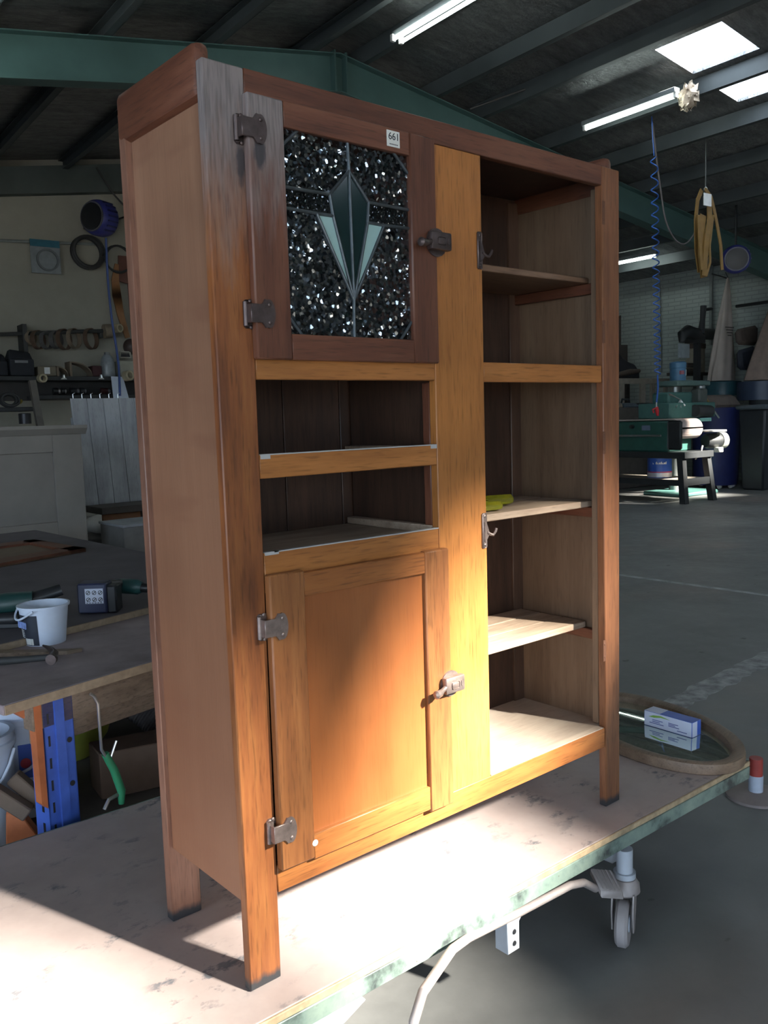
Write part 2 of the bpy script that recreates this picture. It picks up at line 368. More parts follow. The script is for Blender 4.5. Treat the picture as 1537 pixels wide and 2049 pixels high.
pa, pc = SP(1200, 385, 12.5), SP(1400, 468, 12.5)
obj('trim_9', B().prism([(pa.x, 12.5, pa.z), (pc.x, 12.5, pc.z), (pc.x, 12.5, pc.z-.2), (pa.x, 12.5, pa.z-.2)], (0, .12, 0)), BROWN, frame='S', kind='structure'); b.bm.free()
# eave rail and conduit on the brick wall
CONDUIT = P('grey_conduit', (.20, .22, .21), .5)
c0, c1, c2 = SQ(1225, 552, 15.94), SQ(1425, 521, 15.94), SQ(1318, 540, 15.94)
obj('trim_10', B().tube([tuple(c0), tuple(c1), (15.94, 8, c1.z-.02)], .035, 8), CONDUIT, frame='S', kind='structure')
d0 = SQ(1322, 745, 15.94)
obj('trim_11', B().tube([(15.94, c2.y, c2.z), (15.94, d0.y, d0.z)], .03, 8), CONDUIT, frame='S', kind='structure')
d1, d2 = SQ(1424, 522, 15.94), SQ(1424, 690, 15.94)
obj('trim_12', B().tube([(15.94, d1.y, d1.z), (15.94, d1.y, d2.z)], .035, 8), CONDUIT, frame='S', kind='structure')

# ================================================================== KITCHEN CABINET
CAB = thing('kitchen_cabinet', 'tall reddish wooden kitchen cabinet with leadlight door and open shelves, standing on the trolley', 'cabinet', (0, 0, T+.0008))
BASE[CAB.name] = Vector((0, 0, T))
Wd, D, H = 1.237, .356, 1.75
def cb(name, mt, *a, bev=.002, parent=None, label=None):
    x0, x1, y0, y1, z0, z1 = a
    return obj(name, B().box(x0, x1, y0, y1, z0+T, z1+T, bev), mt, parent or CAB, label=label)
def tz(pts): return [(x, y, z+T) for x, y, z in pts]
# front stiles (boards a little out of square, as the photo shows)
obj('stile', B().hexa(tz([(0, 0, 0), (.072, 0, 0), (.072, .022, 0), (0, .022, 0)]), tz([(-.007, 0, H), (.0785, 0, H), (.0785, .022, H), (-.007, .022, H)]), .0025), WSTILE, CAB, label='left front stile weathered grey at the top')
obj('stile', B().hexa(tz([(1.172, 0, 0), (Wd, 0, 0), (Wd, .024, 0), (1.172, .024, 0)]), tz([(1.158, 0, H), (Wd-.001, 0, H), (Wd-.001, .024, H), (1.158, .024, H)]), .0025), WRIGHT, CAB)
cb('stile', WCEN, .541, .6985, 0, .022, .233, 1.70, label='wide orange centre stile')
for x0, x1, lb in ((-.005, .072, None), (1.165, Wd, None)):
    sg = x0 if x0 < 0 else 0
    obj('back_stile', B().hexa(tz([(max(x0, 0), .328, 0), (x1, .328, 0), (x1, D, 0), (max(x0, 0), D, 0)]), tz([(x0, .328, 1.725), (x1, .328, 1.725), (x1, D, 1.725), (x0, D, 1.725)]), .002), BSTILE if x0 < 0 else INBACK, CAB)
# rails
cb('rail', RX_, .0787, 1.159, .001, .021, 1.701, 1.751)
cb('rail', WRAIL, .077, .541, .001, .021, 1.193, 1.242)
cb('rail', WRAIL, .076, .541, .001, .021, 1.006, 1.051)
cb('rail', WRAIL, .076, .541, .001, .021, .785, .863)
cb('rail', WRAIL, .6985, 1.157, .001, .021, 1.191, 1.236)
cb('rail', WX_, .074, 1.168, .001, .021, .177, .2335)
# side top rails with chamfered ends
for x0, x1 in ((-.008, .026), (Wd-.034, Wd+.002)):
    b = B().box(x0, x1, .0225, .36, 1.69+T, 1.788+T, .014, 2)
    obj('top_rail', b, RY_, CAB)
# sides, back, top, partition
cb('side_panel', SIDEPLY, .010, .019, .0222, .3278, .172, 1.72, bev=0)
cb('side_panel', INNER, 1.208, 1.222, .0242, .3278, .172, 1.735, bev=0)
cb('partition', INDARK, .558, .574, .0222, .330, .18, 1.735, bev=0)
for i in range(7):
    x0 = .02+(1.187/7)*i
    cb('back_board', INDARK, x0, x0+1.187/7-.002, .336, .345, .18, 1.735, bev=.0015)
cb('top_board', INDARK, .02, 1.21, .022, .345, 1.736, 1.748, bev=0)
cb('bottom_board', BOTTOMX, .02, 1.2078, .0215, .335, .216, .2345, bev=0)
cb('shelf_lip', BOTTOMX, .70, 1.160, .0005, .0215, .2337, .236, bev=0)
# right compartment shelves, cleats
cb('shelf', MIDX, .576, 1.203, .075, .334, 1.462, 1.478)
cb('shelf', SHELFX, .576, 1.2075, .0215, .334, 1.218, 1.2355)
for zt, y0 in ((.868, .062), (.520, .086)):
    n = 3; w = (.334-y0)/n
    for i in range(n): cb('shelf_plank', SHELFX, .576, 1.197, y0+w*i, y0+w*(i+1)-.0025, zt-.018, zt-.0006*(i % 2))
for zt in (1.461, .849, .501):
    cb('cleat', RY_, 1.188, 1.2078, .03, .33, zt-.028, zt)
    cb('cleat', RY_, .5745, .592, .03, .33, zt-.028, zt)
# left compartment boards and drawer runners
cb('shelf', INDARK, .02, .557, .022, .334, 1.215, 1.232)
cb('drawer_board', SHELFX, .02, .557, .022, .334, .838, .850)
for z in (1.030, .850):
    cb('drawer_runner', SHELFX, .535, .557, .022, .33, z, z+.018)
    cb('drawer_runner', SHELFX, .02, .050, .022, .33, z, z+.018)
cb('corner_post', RZ_, .541, .5575, .0222, .046, .80, 1.19)
cb('corner_post', INNER, 1.168, 1.2078, .0242, .044, .24, 1.70)
CHIP_SHEEN = P('chip_sheen_white', (.40, .39, .38), .6)
# white chips at rail ends; long strips paint in reflected light along the tops
for x0, x1, z, dz in ((.078, .100, 1.0512, -.007), (.522, .5405, 1.0512, -.007), (.078, .11, .8632, -.004), (.10, .5405, .8632, 0), (.10, .522, 1.0512, 0)):
    cb('white_strip', CHIP_SHEEN, x0, x1, .0003, .012, z+dz-.001, z+.0012, bev=0)

# ---- hardware
def hinge(x, z, mt, parent):
    b = B()
    b.box(x-.026, x-.003, -.0035, -.0005, z-.026, z+.026, .004)                     # plate on the stile
    b.cyl((x-.024, -.006, z-.022), (x-.024, -.006, z+.022), .005, 12)             # knuckle
    b.prism(tz([(x-.022, -.0235, z-.016-T+T), (x+.012, -.0235, z-.016), (x+.012, -.0235, z+.016), (x-.022, -.0235, z+.016)]), (0, .0025, 0)) if 0 else b.box(x-.022, x+.014, -.0255, -.0212, z-.017, z+.017, .001)
    b.box(x-.024, x-.0205, -.0255, -.004, z-.017, z+.017, .001)
    pts = []
    for k in range(24):
        a = 2*math.pi*k/24; r = .025*(1+.16*abs(math.sin(2*a)))
        pts.append((x+.012+.017*math.cos(a), -.0252, z+r*math.sin(a)*(1-.18*(math.cos(a) < -.3))))
    b.prism(pts, (0, .004, 0))
    for dz in (-.019, .019):
        b.ball((x+.016, -.0255, z+dz*.85), .0042, (1, .5, 1), 10); b.ball((x-.012, -.004, z+dz*1.25), .0042, (1, .5, 1), 10)
    return obj('hinge', b, mt, parent)
def latch(x, z, mt, parent):
    b = B()
    b.lathe([(0, 0), (.030, 0), (.030, .003), (0, .0035)], (x, -.0205, z), (0, -1, 0), 20)
    b.box(x-.030, x+.030, -.040, -.024, z-.018, z+.020, .004, 2)
    b.box(x-.013, x+.010, -.0425, -.039, z-.008, z+.008, .0035, 2)
    b.box(x+.017, x+.022, -.0412, -.0395, z-.005, z+.007)
    b.tube([(x-.028, -.034, z-.002), (x-.040, -.036, z-.006), (x-.050, -.040, z-.008), (x-.066, -.044, z-.008), (x-.070, -.044, z-.008)], [.006, .0055, .008, .0095, .004], 12)
    return obj('latch', b, mt, parent)
def catch(x, z, mt):
    b = B().box(x-.008, x+.008, -.004, 0, z-.042, z+.042, .003)
    b.ball((x, -.004, z+.034), .004, (1, .5, 1), 10).ball((x, -.004, z-.034), .004, (1, .5, 1), 10)
    b.prism([(x+.004, -.006, z+.020), (x+.012, -.006, z-.002), (x+.012, -.006, z-.012), (x+.002, -.006, z-.026), (x-.002, -.006, z-.026), (x-.002, -.006, z+.020)], (0, .006, 0))
    b.tube([(x+.006, -.005, z-.004), (x+.016, -.006, z-.010), (x+.024, -.008, z-.012), (x+.030, -.010, z-.004), (x+.033, -.010, z+.003)], .0035, 8)
    obj('catch', b, mt, CAB, label='small hooked iron catch')

# ---- glass door
DZ0, DZ1 = 1.2295, 1.703
gd = obj('glass_door', B().box(.149, .463, -.0185, -.0015, 1.656+T, DZ1+T, .0015), RX_, CAB, label='small upper door with leadlight glass')
cb('door_rail', RX_, .149, .463, -.0185, -.0015, DZ0, 1.278, parent=gd, bev=.0015)
cb('door_stile', RZG, .070, .149, -.0195, -.0008, DZ0, DZ1, parent=gd, bev=.003)
cb('door_stile', RZ_, .463, .537, -.0195, -.0008, DZ0, DZ1, parent=gd, bev=.003)
hinge(.078, 1.640+T, IRON, gd); hinge(.080, 1.312+T, IRON, gd)
latch(.532, 1.486+T, IRON, gd)
GY = -.009
def g(px, py):
    w = WY(px, py, GY); return (w.x, GY, w.z)
X0, X1, Z0, Z1 = .147, .465, 1.276+T, 1.658+T
Tm, A, Lv, Rv, Bt, L2, R2, Lb, Rb, Cb = g(694, 275), g(698, 343), g(659, 390), g(737, 406), g(708, 602), g(666, 433), g(735, 446), g(633, 428), g(768, 452), g(709, 682)
Ltp, Lbp, Rtp, Rbp = (X0, GY, g(572, 376)[2]), (X0, GY, g(574, 418)[2]), (X1, GY, g(817, 421)[2]), (X1, GY, g(817, 458)[2])
Tm = (Tm[0], GY, Z1); Cb = (Cb[0], GY, Z0)
c1a, c1b = (X0, GY, Z1-.034), (X0+.038, GY, Z1); c2a, c2b = (X1-.040, GY, Z1), (X1, GY, Z1-.036)
c3a, c3b = (X0, GY, Z0+.036), (X0+.032, GY, Z0); c4a, c4b = (X1-.034, GY, Z0), (X1, GY, Z0+.040)
def glassmat(name, scale, strength, tint, refl):
    mt = bpy.data.materials.new(name); mt.use_nodes = True; nt = mt.node_tree; nt.nodes.clear()
    o = nd(nt, 'ShaderNodeOutputMaterial'); mx = nd(nt, 'ShaderNodeMixShader'); mx.inputs[0].default_value = refl
    t = nd(nt, 'ShaderNodeBsdfTransparent'); t.inputs[0].default_value = c4(tint); gl = nd(nt, 'ShaderNodeBsdfGlossy'); gl.inputs['Roughness'].default_value = .015; gl.inputs[0].default_value = (.9, .95, 1, 1)
    v = coords(nt); wv = noise(nt, v, scale*.35, 2, .5)
    # hammered relief: every small facet of the glass has its own tilt
    wa = nd(nt, 'ShaderNodeVectorMath', operation='SCALE'); wa.inputs['Scale'].default_value = 1
    vo = nd(nt, 'ShaderNodeTexVoronoi', Scale=scale, feature='F1'); nt.links.new(v, vo.inputs['Vector'])
    sb = nd(nt, 'ShaderNodeVectorMath', operation='SUBTRACT'); sb.inputs[1].default_value = (.5, .5, .5); nt.links.new(vo.outputs['Color'], sb.inputs[0])
    nt.links.new(sb.outputs[0], wa.inputs[0]); wa.inputs['Scale'].default_value = strength
    bp = nd(nt, 'ShaderNodeBump', Strength=.8, Distance=.10/scale); nt.links.new(wv, bp.inputs['Height'])
    ad = nd(nt, 'ShaderNodeVectorMath', operation='ADD'); nt.links.new(bp.outputs[0], ad.inputs[0]); nt.links.new(wa.outputs[0], ad.inputs[1])
    nm = nd(nt, 'ShaderNodeVectorMath', operation='NORMALIZE'); nt.links.new(ad.outputs[0], nm.inputs[0]); nt.links.new(nm.outputs[0], gl.inputs['Normal'])
    nt.links.new(t.outputs[0], mx.inputs[1]); nt.links.new(gl.outputs[0], mx.inputs[2]); nt.links.new(mx.outputs[0], o.inputs[0]); return mt
HAMMER = glassmat('hammered_glass', 165, 1.0, (.3, .33, .35), .20)
FINEGL = glassmat('fine_textured_glass', 330, .8, (.35, .4, .42), .10)
DGREEN = P('dark_green_glass', (.006, .022, .022), .12, spec=.6, var=.1)
PALE = P('pale_opal_glass', (.30, .45, .43), .25, var=.06)
def pane(pts, mt, label=None):
    obj('pane', B().prism(pts, (0, .003, 0)), mt, gd, label=label)
pane([c1a, Ltp, Lv, A, Tm, c1b], HAMMER); pane([Tm, A, Rv, Rtp, c2b, c2a], HAMMER)
pane([Ltp, Lbp, Lb, L2, Lv], FINEGL); pane([Rv, R2, Rb, Rbp, Rtp], FINEGL)
pane([Lbp, c3a, c3b, Cb, Bt, Lb], HAMMER); pane([Rb, Bt, Cb, c4a, c4b, Rbp], HAMMER)
pane([Lb, Bt, L2], PALE, 'pale green opal pane'); pane([R2, Bt, Rb], PALE, 'pale green opal pane')
pane([A, Lv, L2, Bt], DGREEN, 'dark green pane'); pane([A, Bt, R2, Rv], DGREEN, 'dark green pane')
pane([c1a, c1b, (X0, GY, Z1)], HAMMER); pane([c2a, (X1, GY, Z1), c2b], HAMMER); pane([c3a, (X0, GY, Z0), c3b], HAMMER); pane([c4a, c4b, (X1, GY, Z0)], HAMMER)
for ch in ((Tm, A), (A, Bt), (Bt, Cb), (A, Lv), (Lv, L2), (L2, Bt), (A, Rv), (Rv, R2), (R2, Bt), (Ltp, Lv), (Lbp, Lb), (Lb, L2), (Lb, Bt), (Rtp, Rv), (Rbp, Rb), (Rb, R2), (Rb, Bt), (c1a, c1b), (c2a, c2b), (c3a, c3b), (c4a, c4b)):
    pts = [Vector(p)+Vector((0, -.0008, 0)) for p in ch]
    obj('came', B().tube(pts, .0034, 8), LEAD, gd)
stk = WY(787, 279, -.0195)
st = obj('paper_label', B().box(stk.x-.0175, stk.x+.0175, -.0202, -.0186, stk.z-.016, stk.z+.016, .0006), P('label_paper', (.70, .69, .64), .6, var=.05), gd, label='small white lot label reading 661')
INK = P('ink', (.03, .03, .035), .6)
text('lettering', '661', .020, INK, gd, (stk.x+.001, -.0205, stk.z+.004), (1, 0, 0), (0, 0, 1))
b = B()
for i in range(9): b.box(stk.x-.011+i*.0026, stk.x-.0095+i*.0026, -.0206, -.0200, stk.z-.0122, stk.z-.0100)
obj('small_print', b, INK, gd)

# ---- panel door
pd = obj('panel_door', B().box(.150, .482, -.010, -.003, .27+T, .78+T), PANELZ, CAB, label='lower panelled door with two iron hinges')
cb('door_rail', WX_, .152, .478, -.019, -.0012, .770, .8165, parent=pd, bev=.002)
cb('door_rail', WX_, .152, .478, -.019, -.0012, .226, .280, parent=pd, bev=.002)
cb('door_stile', DOORZ, .0725, .1535, -.0205, -.0008, .230, .8225, parent=pd, bev=.003)
cb('door_stile', DOORZ, .4775, .551, -.0205, -.0008, .219, .8185, parent=pd, bev=.003)
hinge(.079, .722+T, IRONL, pd); hinge(.079, .312+T, IRONL, pd)
latch(.545, .507+T, IRONL, pd)
catch(.688, 1.488+T, IRON); catch(.688, .842+T, IRONL)
SCAR = P('scarred_wood', (.13, .055, .03), .7)
for z in (1.632, 1.325, 1.03, .455):                                             # where a missing door's hinges sat
    b = B().box(1.160, 1.171, -.0006, .0006, z-.030+T, z+.030+T)
    for dz in (-.018, .018): b.lathe([(0, 0), (.004, 0), (.003, .0012), (0, .0012)], (1.166, -.0005, z+dz+T), (0, -1, 0), 10)
    obj('hinge_mark', b, SCAR, CAB)
b = B().lathe([(0, 0), (.007, 0), (.006, .001), (0, .001)], (.1535, -.0206, .262+T), (0, -1, 0), 14)
obj('paint_chip', b, WHITE, pd)

# ================================================================== TROLLEY
def deckmat():
    mt, nt, b = newmat('dusty_deck'); v = coords(nt, False)
    n1 = noise(nt, v, 2.2, 6, .65); n2 = noise(nt, v, 16, 6, .7, (1, 1.6, 1)); n3 = noise(nt, v, 5, 3, .5)
    c = ramp(nt, n1, [(.3, (.33, .265, .25)), (.55, (.42, .345, .325)), (.75, (.50, .43, .41))])
    sc = mix(nt, 1, ramp(nt, n2, [(.535, 0), (.63, 1)]), ramp(nt, n3, [(.46, 0), (.6, 1)]), 'MULTIPLY')
    c = mix(nt, sc, c, (.145, .145, .16)); nt.links.new(c, b.inputs['Base Color']); b.inputs['Roughness'].default_value = .75
    bump(nt, b, n2, .15, .002); return mt
def greensteel():
    mt, nt, b = newmat('chipped_green_steel'); v = coords(nt, False)
    n = noise(nt, v, 9, 5, .65, (1, 1, 1)); n2 = noise(nt, v, 45, 4, .7)
    c = ramp(nt, n, [(.35, (.05, .06, .06)), (.5, (.20, .27, .235)), (.7, (.30, .375, .31))])
    c = mix(nt, ramp(nt, n2, [(.66, 0), (.74, 1)]), c, (.09, .055, .035)); nt.links.new(c, b.inputs['Base Color']); b.inputs['Roughness'].default_value = .45; b.inputs['Metallic'].default_value = .15
    return mt
GSTEEL = greensteel(); GREYP = P('grey_bed_paint', (.42, .45, .50), .4, var=.1); DUSTY = P('dusty_tube', (.33, .29, .28), .5, .2, .2, 14)
TR = thing('work_trolley', 'low dusty trolley on castors with chipped green edges, under the cabinet', 'trolley', (.3, .45, 0))
dk = [(-1.3, -.062, T-.018), (1.770, -.112, T-.018), (1.80, .925, T-.018), (-1.3, 1.01, T-.018)]
obj('deck', B().prism(dk, (0, 0, .018), .002), deckmat(), TR)
PLYE = P('ply_edge', (.42, .31, .19), .7, var=.3, vs=30)
def edge(a, c, z0, z1, th, name, mt):
    a, c = Vector(a), Vector(c); t = (c-a).normalized(); n = Vector((t.y, -t.x, 0))
    obj(name, B().prism([(a.x, a.y, z0), (c.x, c.y, z0), (c.x+n.x*th, c.y+n.y*th, z0), (a.x+n.x*th, a.y+n.y*th, z0)], (0, 0, z1-z0), .002), mt, TR)
fa, fb, fc, fd = (-1.3, -.0625, 0), (1.7705, -.1125, 0), (1.8005, .9255, 0), (-1.3, 1.0105, 0)
edge(fa, fb, T-.0175, T-.0005, .006, 'edge_strip', PLYE)
for a, c in ((fa, fb), (fb, fc), (fc, fd)): edge(a, c, T-.058, T-.018 if a == fa else T-.0005, .0062, 'edge_rail', GSTEEL)
for y0 in (.06, .80): obj('frame_rail', B().box(-1.2, 1.70, y0, y0+.05, T-.085, T-.02, .003), GREYP, TR)
for x0 in (-.55, 1.13): obj('cross_member', B().box(x0, x0+.05, -.05, .95, T-.135, T-.086, .003), GREYP, TR)
def castor(x, y, rot):
    st_ = obj('castor_stem', B().cyl((x, y, .15), (x, y, T-.07), .022, 20).cyl((x, y, T-.15), (x, y, T-.135), .030, 20), GREYP, TR)
    b = B().lathe([(0, .185), (.030, .18), (.040, .165), (.042, .145), (.030, .135), (0, .135)], (x, y, 0), (0, 0, 1), 20)
    ca, sa = math.cos(rot), math.sin(rot)
    for s in (-1, 1):
        nx, ny = -sa*s*.026, ca*s*.026
        pts = [(x+nx+ca*u, y+ny+sa*u, z) for u, z in ((-.03, .15), (.038, .15), (.050, .10), (.040, .045), (.018, .045), (-.012, .10))]
        b.prism(pts, (-sa*s*.004, ca*s*.004, 0))
    obj('castor_fork', b, DUSTY, TR)
    wx, wy = x+ca*.026, y+sa*.026; ax = (-sa, ca, 0)
    b = B().lathe([(.022, -.015), (.055, -.017), (.0625, -.010), (.0625, .010), (.055, .017), (.022, .015)], (wx, wy, .0626), ax, 36, closed=True)
    w = obj('castor_wheel', b, P('grey_tyre', (.30, .27, .27), .6), TR)
    obj('wheel_hub', B().lathe([(0, -.019), (.021, -.019), (.0225, -.015), (.0225, .015), (.021, .019), (0, .019)], (wx, wy, .0626), ax, 20), GREYP, w)
wc = WZ(1256, 1888, 0)
castor(wc.x+.012, wc.y+.018, R(207)); castor(1.13, .86, R(40)); castor(-.9, .03, R(-60)); castor(-.9, .9, R(10))
# brake pedal and bent bar
pa_ = [WY(v[0], v[1], y) for v, y in (((822, 2120), -.20), ((828, 2045), -.20), ((846, 1985), -.19), ((905, 1900), -.13), ((938, 1876), -.10), ((1040, 1825), -.085), ((1140, 1772), -.085), ((1168, 1766), -.085), ((1192, 1778), -.085))]
b = B().tube([tuple(v) for v in pa_], .0105, 10)
obj('brake_bar', b, DUSTY, TR)
pc_ = WY(1214, 1768, -.095)
b = B(); rgt, fw_ = Vector((.9, -.42, 0)).normalized(), Vector((.42, .9, 0)).normalized()
def pedal_pt(u, v, w): return pc_ + rgt*u + fw_*v + Vector((0, 0, w-u*.25+v*.55))
b.hexa([pedal_pt(u, v, -.010) for u, v in ((-.034, -.032), (.034, -.032), (.034, .032), (-.034, .032))], [pedal_pt(u, v, .010) for u, v in ((-.032, -.03), (.032, -.03), (.032, .03), (-.032, .03))], .003)
for k in range(5): b.hexa([pedal_pt(-.026+k*.012, v, .0095) for v in (-.026, .026)]+[pedal_pt(-.022+k*.012, v, .0095) for v in (.026, -.026)], [pedal_pt(-.026+k*.012, v, .012) for v in (-.026, .026)]+[pedal_pt(-.022+k*.012, v, .012) for v in (.026, -.026)])
obj('brake_pedal', b, DUSTY, TR)
lt, lb_ = WY(1026, 1815, -.06), WY(1026, 1905, -.06)
b = B().box(lt.x-.022, lt.x+.022, -.062, -.020, lb_.z, T-.068, .002)
b.prism([(lt.x+.02, -.05, T-.07), (lt.x+.10, -.05, T-.07), (lt.x+.02, -.05, T-.15)], (0, .02, 0))
dl = obj('drop_leg', b, GREYP, TR)
for z in (lb_.z+.022, lb_.z+.052): obj('bolt_hole', B().lathe([(0, 0), (.007, 0), (.006, .002), (0, .002)], (lt.x+.002, -.0618, z), (0, -1, 0), 12), BLACK, dl)
b = B().prism([tuple(WY(x, y, -.075)) for x, y in ((560, 2075), (700, 2004), (735, 2000), (690, 2049), (600, 2110))], (0, .03, 0), .003)
obj('leg_bracket', b, GREYP, TR)

# ---- oval mirror with a carton on it
MC = (1.757, .235); ma, mb_, mrot = .385, .222, R(-20)
MIR = thing('oval_mirror', 'large oval mirror in a brown wooden frame lying flat behind the cabinet', 'mirror', (MC[0], MC[1], T+.001))
FRM = wood('mirror_frame_wood', 'x', (.13, .08, .05), (.20, .13, .085), (.26, .175, .12), rough=.5, across=20)
def ovring(b, prof, n=72):
    rings = []
    for k in range(n):
        a = 2*math.pi*k/n; ca, sa = math.cos(a), math.sin(a); ring = []
        for (off, z) in prof:
            u, v = (mb_-off)*ca, (ma-off)*sa
            ring.append(b.bm.verts.new((MC[0]+u*math.cos(mrot)-v*math.sin(mrot), MC[1]+u*math.sin(mrot)+v*math.cos(mrot), T+.001+z)))
        rings.append(ring)
    for k in range(n):
        A_, C_ = rings[k], rings[(k+1) % n]
        for i in range(len(prof)): b.bm.faces.new((A_[i], A_[(i+1) % len(prof)], C_[(i+1) % len(prof)], C_[i]))
    return b
obj('frame', ovring(B(), [(0, .003), (.003, 0), (.046, 0), (.048, .020), (.042, .030), (.034, .033), (.012, .037), (.002, .033), (0, .026)]), FRM, MIR)
MIRG = newmat('mirror_glass'); MIRG[2].inputs['Metallic'].default_value = .88; MIRG[2].inputs['Roughness'].default_value = .03; MIRG[2].inputs['Base Color'].default_value = (.68, .76, .68, 1)
b = B(); n = 72; zs = [(.046, .010), (.068, .0135), None]
rr = []
for off, z in ((.046, .0105), (.070, .0135)):
    rr.append([b.bm.verts.new((MC[0]+(mb_-off)*math.cos(2*math.pi*k/n)*math.cos(mrot)-(ma-off)*math.sin(2*math.pi*k/n)*math.sin(mrot), MC[1]+(mb_-off)*math.cos(2*math.pi*k/n)*math.sin(mrot)+(ma-off)*math.sin(2*math.pi*k/n)*math.cos(mrot), T+.001+z)) for k in range(n)])
for k in range(n): b.bm.faces.new((rr[0][k], rr[0][(k+1) % n], rr[1][(k+1) % n], rr[1][k]))
b.bm.faces.new(rr[1])
obj('mirror_glass', b, MIRG[0], MIR)
zb = T+.0152
k0, k1, k2 = WZ(1289, 1449, zb), WZ(1385, 1477, zb), WZ(1393, 1462, zb)
ux = (k1-k0); ln = ux.length; ux.normalize(); uy = Vector((-ux.y, ux.x, 0))
if uy.dot(Vector((k0.x-CAM.x, k0.y-CAM.y, 0))) < 0: uy = -uy
dp, hh = .055, .052
CART = thing('carton', 'blue and white flat carton lying on the oval mirror', 'box', tuple((k0+k1)/2))
def bx3(o, u0, u1, v0, v1, z0, z1, bev=0):
    f = lambda u, v, z: tuple(o+ux*u+uy*v+Vector((0, 0, z)))
    return B().hexa([f(u0, v0, z0), f(u1, v0, z0), f(u1, v1, z0), f(u0, v1, z0)], [f(u0, v0, z1), f(u1, v0, z1), f(u1, v1, z1), f(u0, v1, z1)], bev)
CBLUE = P('carton_blue', (.05, .12, .50), .4); CWHITE = P('carton_white', (.62, .65, .80), .45, var=.05)
obj('box_body', bx3(k0, 0, ln, 0, dp, 0, hh, .001), CBLUE, CART)
obj('side_print', bx3(k0, .002, ln-.002, -.0008, .001, .001, hh-.001), CWHITE, CART, label='white printed side')
obj('end_print', bx3(k0, ln-.001, ln+.0008, .001, dp*.55, .001, hh-.001), CWHITE, CART)
obj('top_print', bx3(k0, .002, ln*.33, .001, dp-.001, hh-.001, hh+.0006), CWHITE, CART)
f = lambda u, z: tuple(k0+ux*u+uy*-.0012+Vector((0, 0, z)))
obj('green_swoosh', B().prism([f(ln*.10, .034), f(ln*.2, .042), f(ln*.36, .046), f(ln*.56, .040), f(ln*.36, .040), f(ln*.22, .034)], uy*.0008), P('print_green', (.25, .45, .08), .5), CART)
b = B()
for i, (u0, u1, z) in enumerate(((.18, .40, .025), (.18, .34, .019), (.12, .42, .013), (.52, .72, .028), (.52, .66, .023), (.52, .74, .018), (.70, .9, .009))):
    b.hexa([f(ln*u0, z), f(ln*u1, z), f(ln*u1, z+.0025), f(ln*u0, z+.0025)], [tuple(Vector(q_)+uy*.0008) for q_ in (f(ln*u0, z), f(ln*u1, z), f(ln*u1, z+.0025), f(ln*u0, z+.0025))])
obj('small_print', b, P('print_blue', (.08, .10, .35), .5), CART)
# ---- yellow-green screwdriver handles on the third shelf
ACR = P('amber_acrylic', (.50, .50, .04), .1, var=.05, trans=.75, spec=.6)
hz = .8695+T
for (xa, ya, xb, yb, r, lb) in ((0.796, 0.224, 0.981, 0.169, .0150, 'yellow-green transparent tool handle, the longer one lying at the back of the shelf'), (0.729, 0.119, 0.859, 0.099, .0125, 'short yellow-green transparent tool handle lying in front of the longer one')):
    t = Vector((xb-xa, yb-ya, 0)).normalized(); L = Vector((xb-xa, yb-ya, 0)).length
    h = thing('screwdriver', lb, 'tool', (xa, ya, hz), group=None)
    b = B().lathe([(0, .0), (r*.75, .0), (r*.85, .03), (r*.75, .045), (r, .06), (r, L-.02), (r*.95, L-.006), (r*.7, L), (0, L)], (xa, ya, hz+r), t, 6)
    obj('handle', b, ACR, h)
    obj('blade', B().cyl(Vector((xa, ya, hz+r))-t*.06, Vector((xa, ya, hz+r))+t*(L*.6), .003, 10), STEEL, h)

# ================================================================== LEFT: BENCH BEHIND THE TROLLEY
CHIP = P('dusty_chipboard', (.28, .225, .235), .8, var=.25, vs=6); CHIPE = P('chipboard_edge', (.34, .25, .17), .8, var=.2, vs=40)
BH = .72
BEN = thing('workbench', 'long workbench with a dusty board top on a blue and orange racking upright', 'bench', (.5, 1.6, 0))
bl, br = WZ(5, 1413, BH), WZ(315, 1320, BH); bd = (br-bl).normalized(); bn = Vector((-bd.y, bd.x, 0))
def bp(u, v, z=BH): w = bl+bd*u+bn*v; return (w.x, w.y, z)
obj('bench_top', B().prism([bp(0, 0, BH-.028), bp(1.9, 0, BH-.028), bp(1.9, .80, BH-.028), bp(0, .80, BH-.028)], (0, 0, .028), .003), CHIP, BEN)
obj('edge_strip', B().prism([bp(.005, -.004, BH-.027), bp(1.9, -.004, BH-.027), bp(1.9, 0, BH-.027), bp(.005, 0, BH-.027)], (0, 0, .026)), CHIPE, BEN)
BWOOD = wood('bench_timber', 'x', (.16, .11, .075), (.24, .17, .12), (.31, .23, .17), rough=.7)
obj('bench_rail', B().prism([bp(.10, .03, BH-.11), bp(1.9, .03, BH-.11), bp(1.9, .08, BH-.11), bp(.10, .08, BH-.11)], (0, 0, .081), .003), BWOOD, BEN)
obj('bench_rail', B().prism([bp(.16, .10, BH-.19), bp(1.9, .10, BH-.19), bp(1.9, .16, BH-.19), bp(.16, .16, BH-.19)], (0, 0, .08), .003), BWOOD, BEN)
BLUEP = P('racking_blue', (.06, .13, .50), .45, var=.25, vs=6); ORP = P('racking_orange', (.48, .14, .05), .5, var=.25, vs=8)
pu = .13
def slot(b, c, along, up, w, h): pass
b = B()
W0 = .095
b.prism([bp(pu, .03, 0), bp(pu+W0, .03, 0), bp(pu+W0, .033, 0), bp(pu, .033, 0)], (0, 0, BH-.028))
b.prism([bp(pu, .03, 0), bp(pu+.003, .03, 0), bp(pu+.003, .10, 0), bp(pu, .10, 0)], (0, 0, BH-.028))
b.prism([bp(pu+W0-.003, .03, 0), bp(pu+W0, .03, 0), bp(pu+W0, .10, 0), bp(pu+W0-.003, .10, 0)], (0, 0, BH-.028))
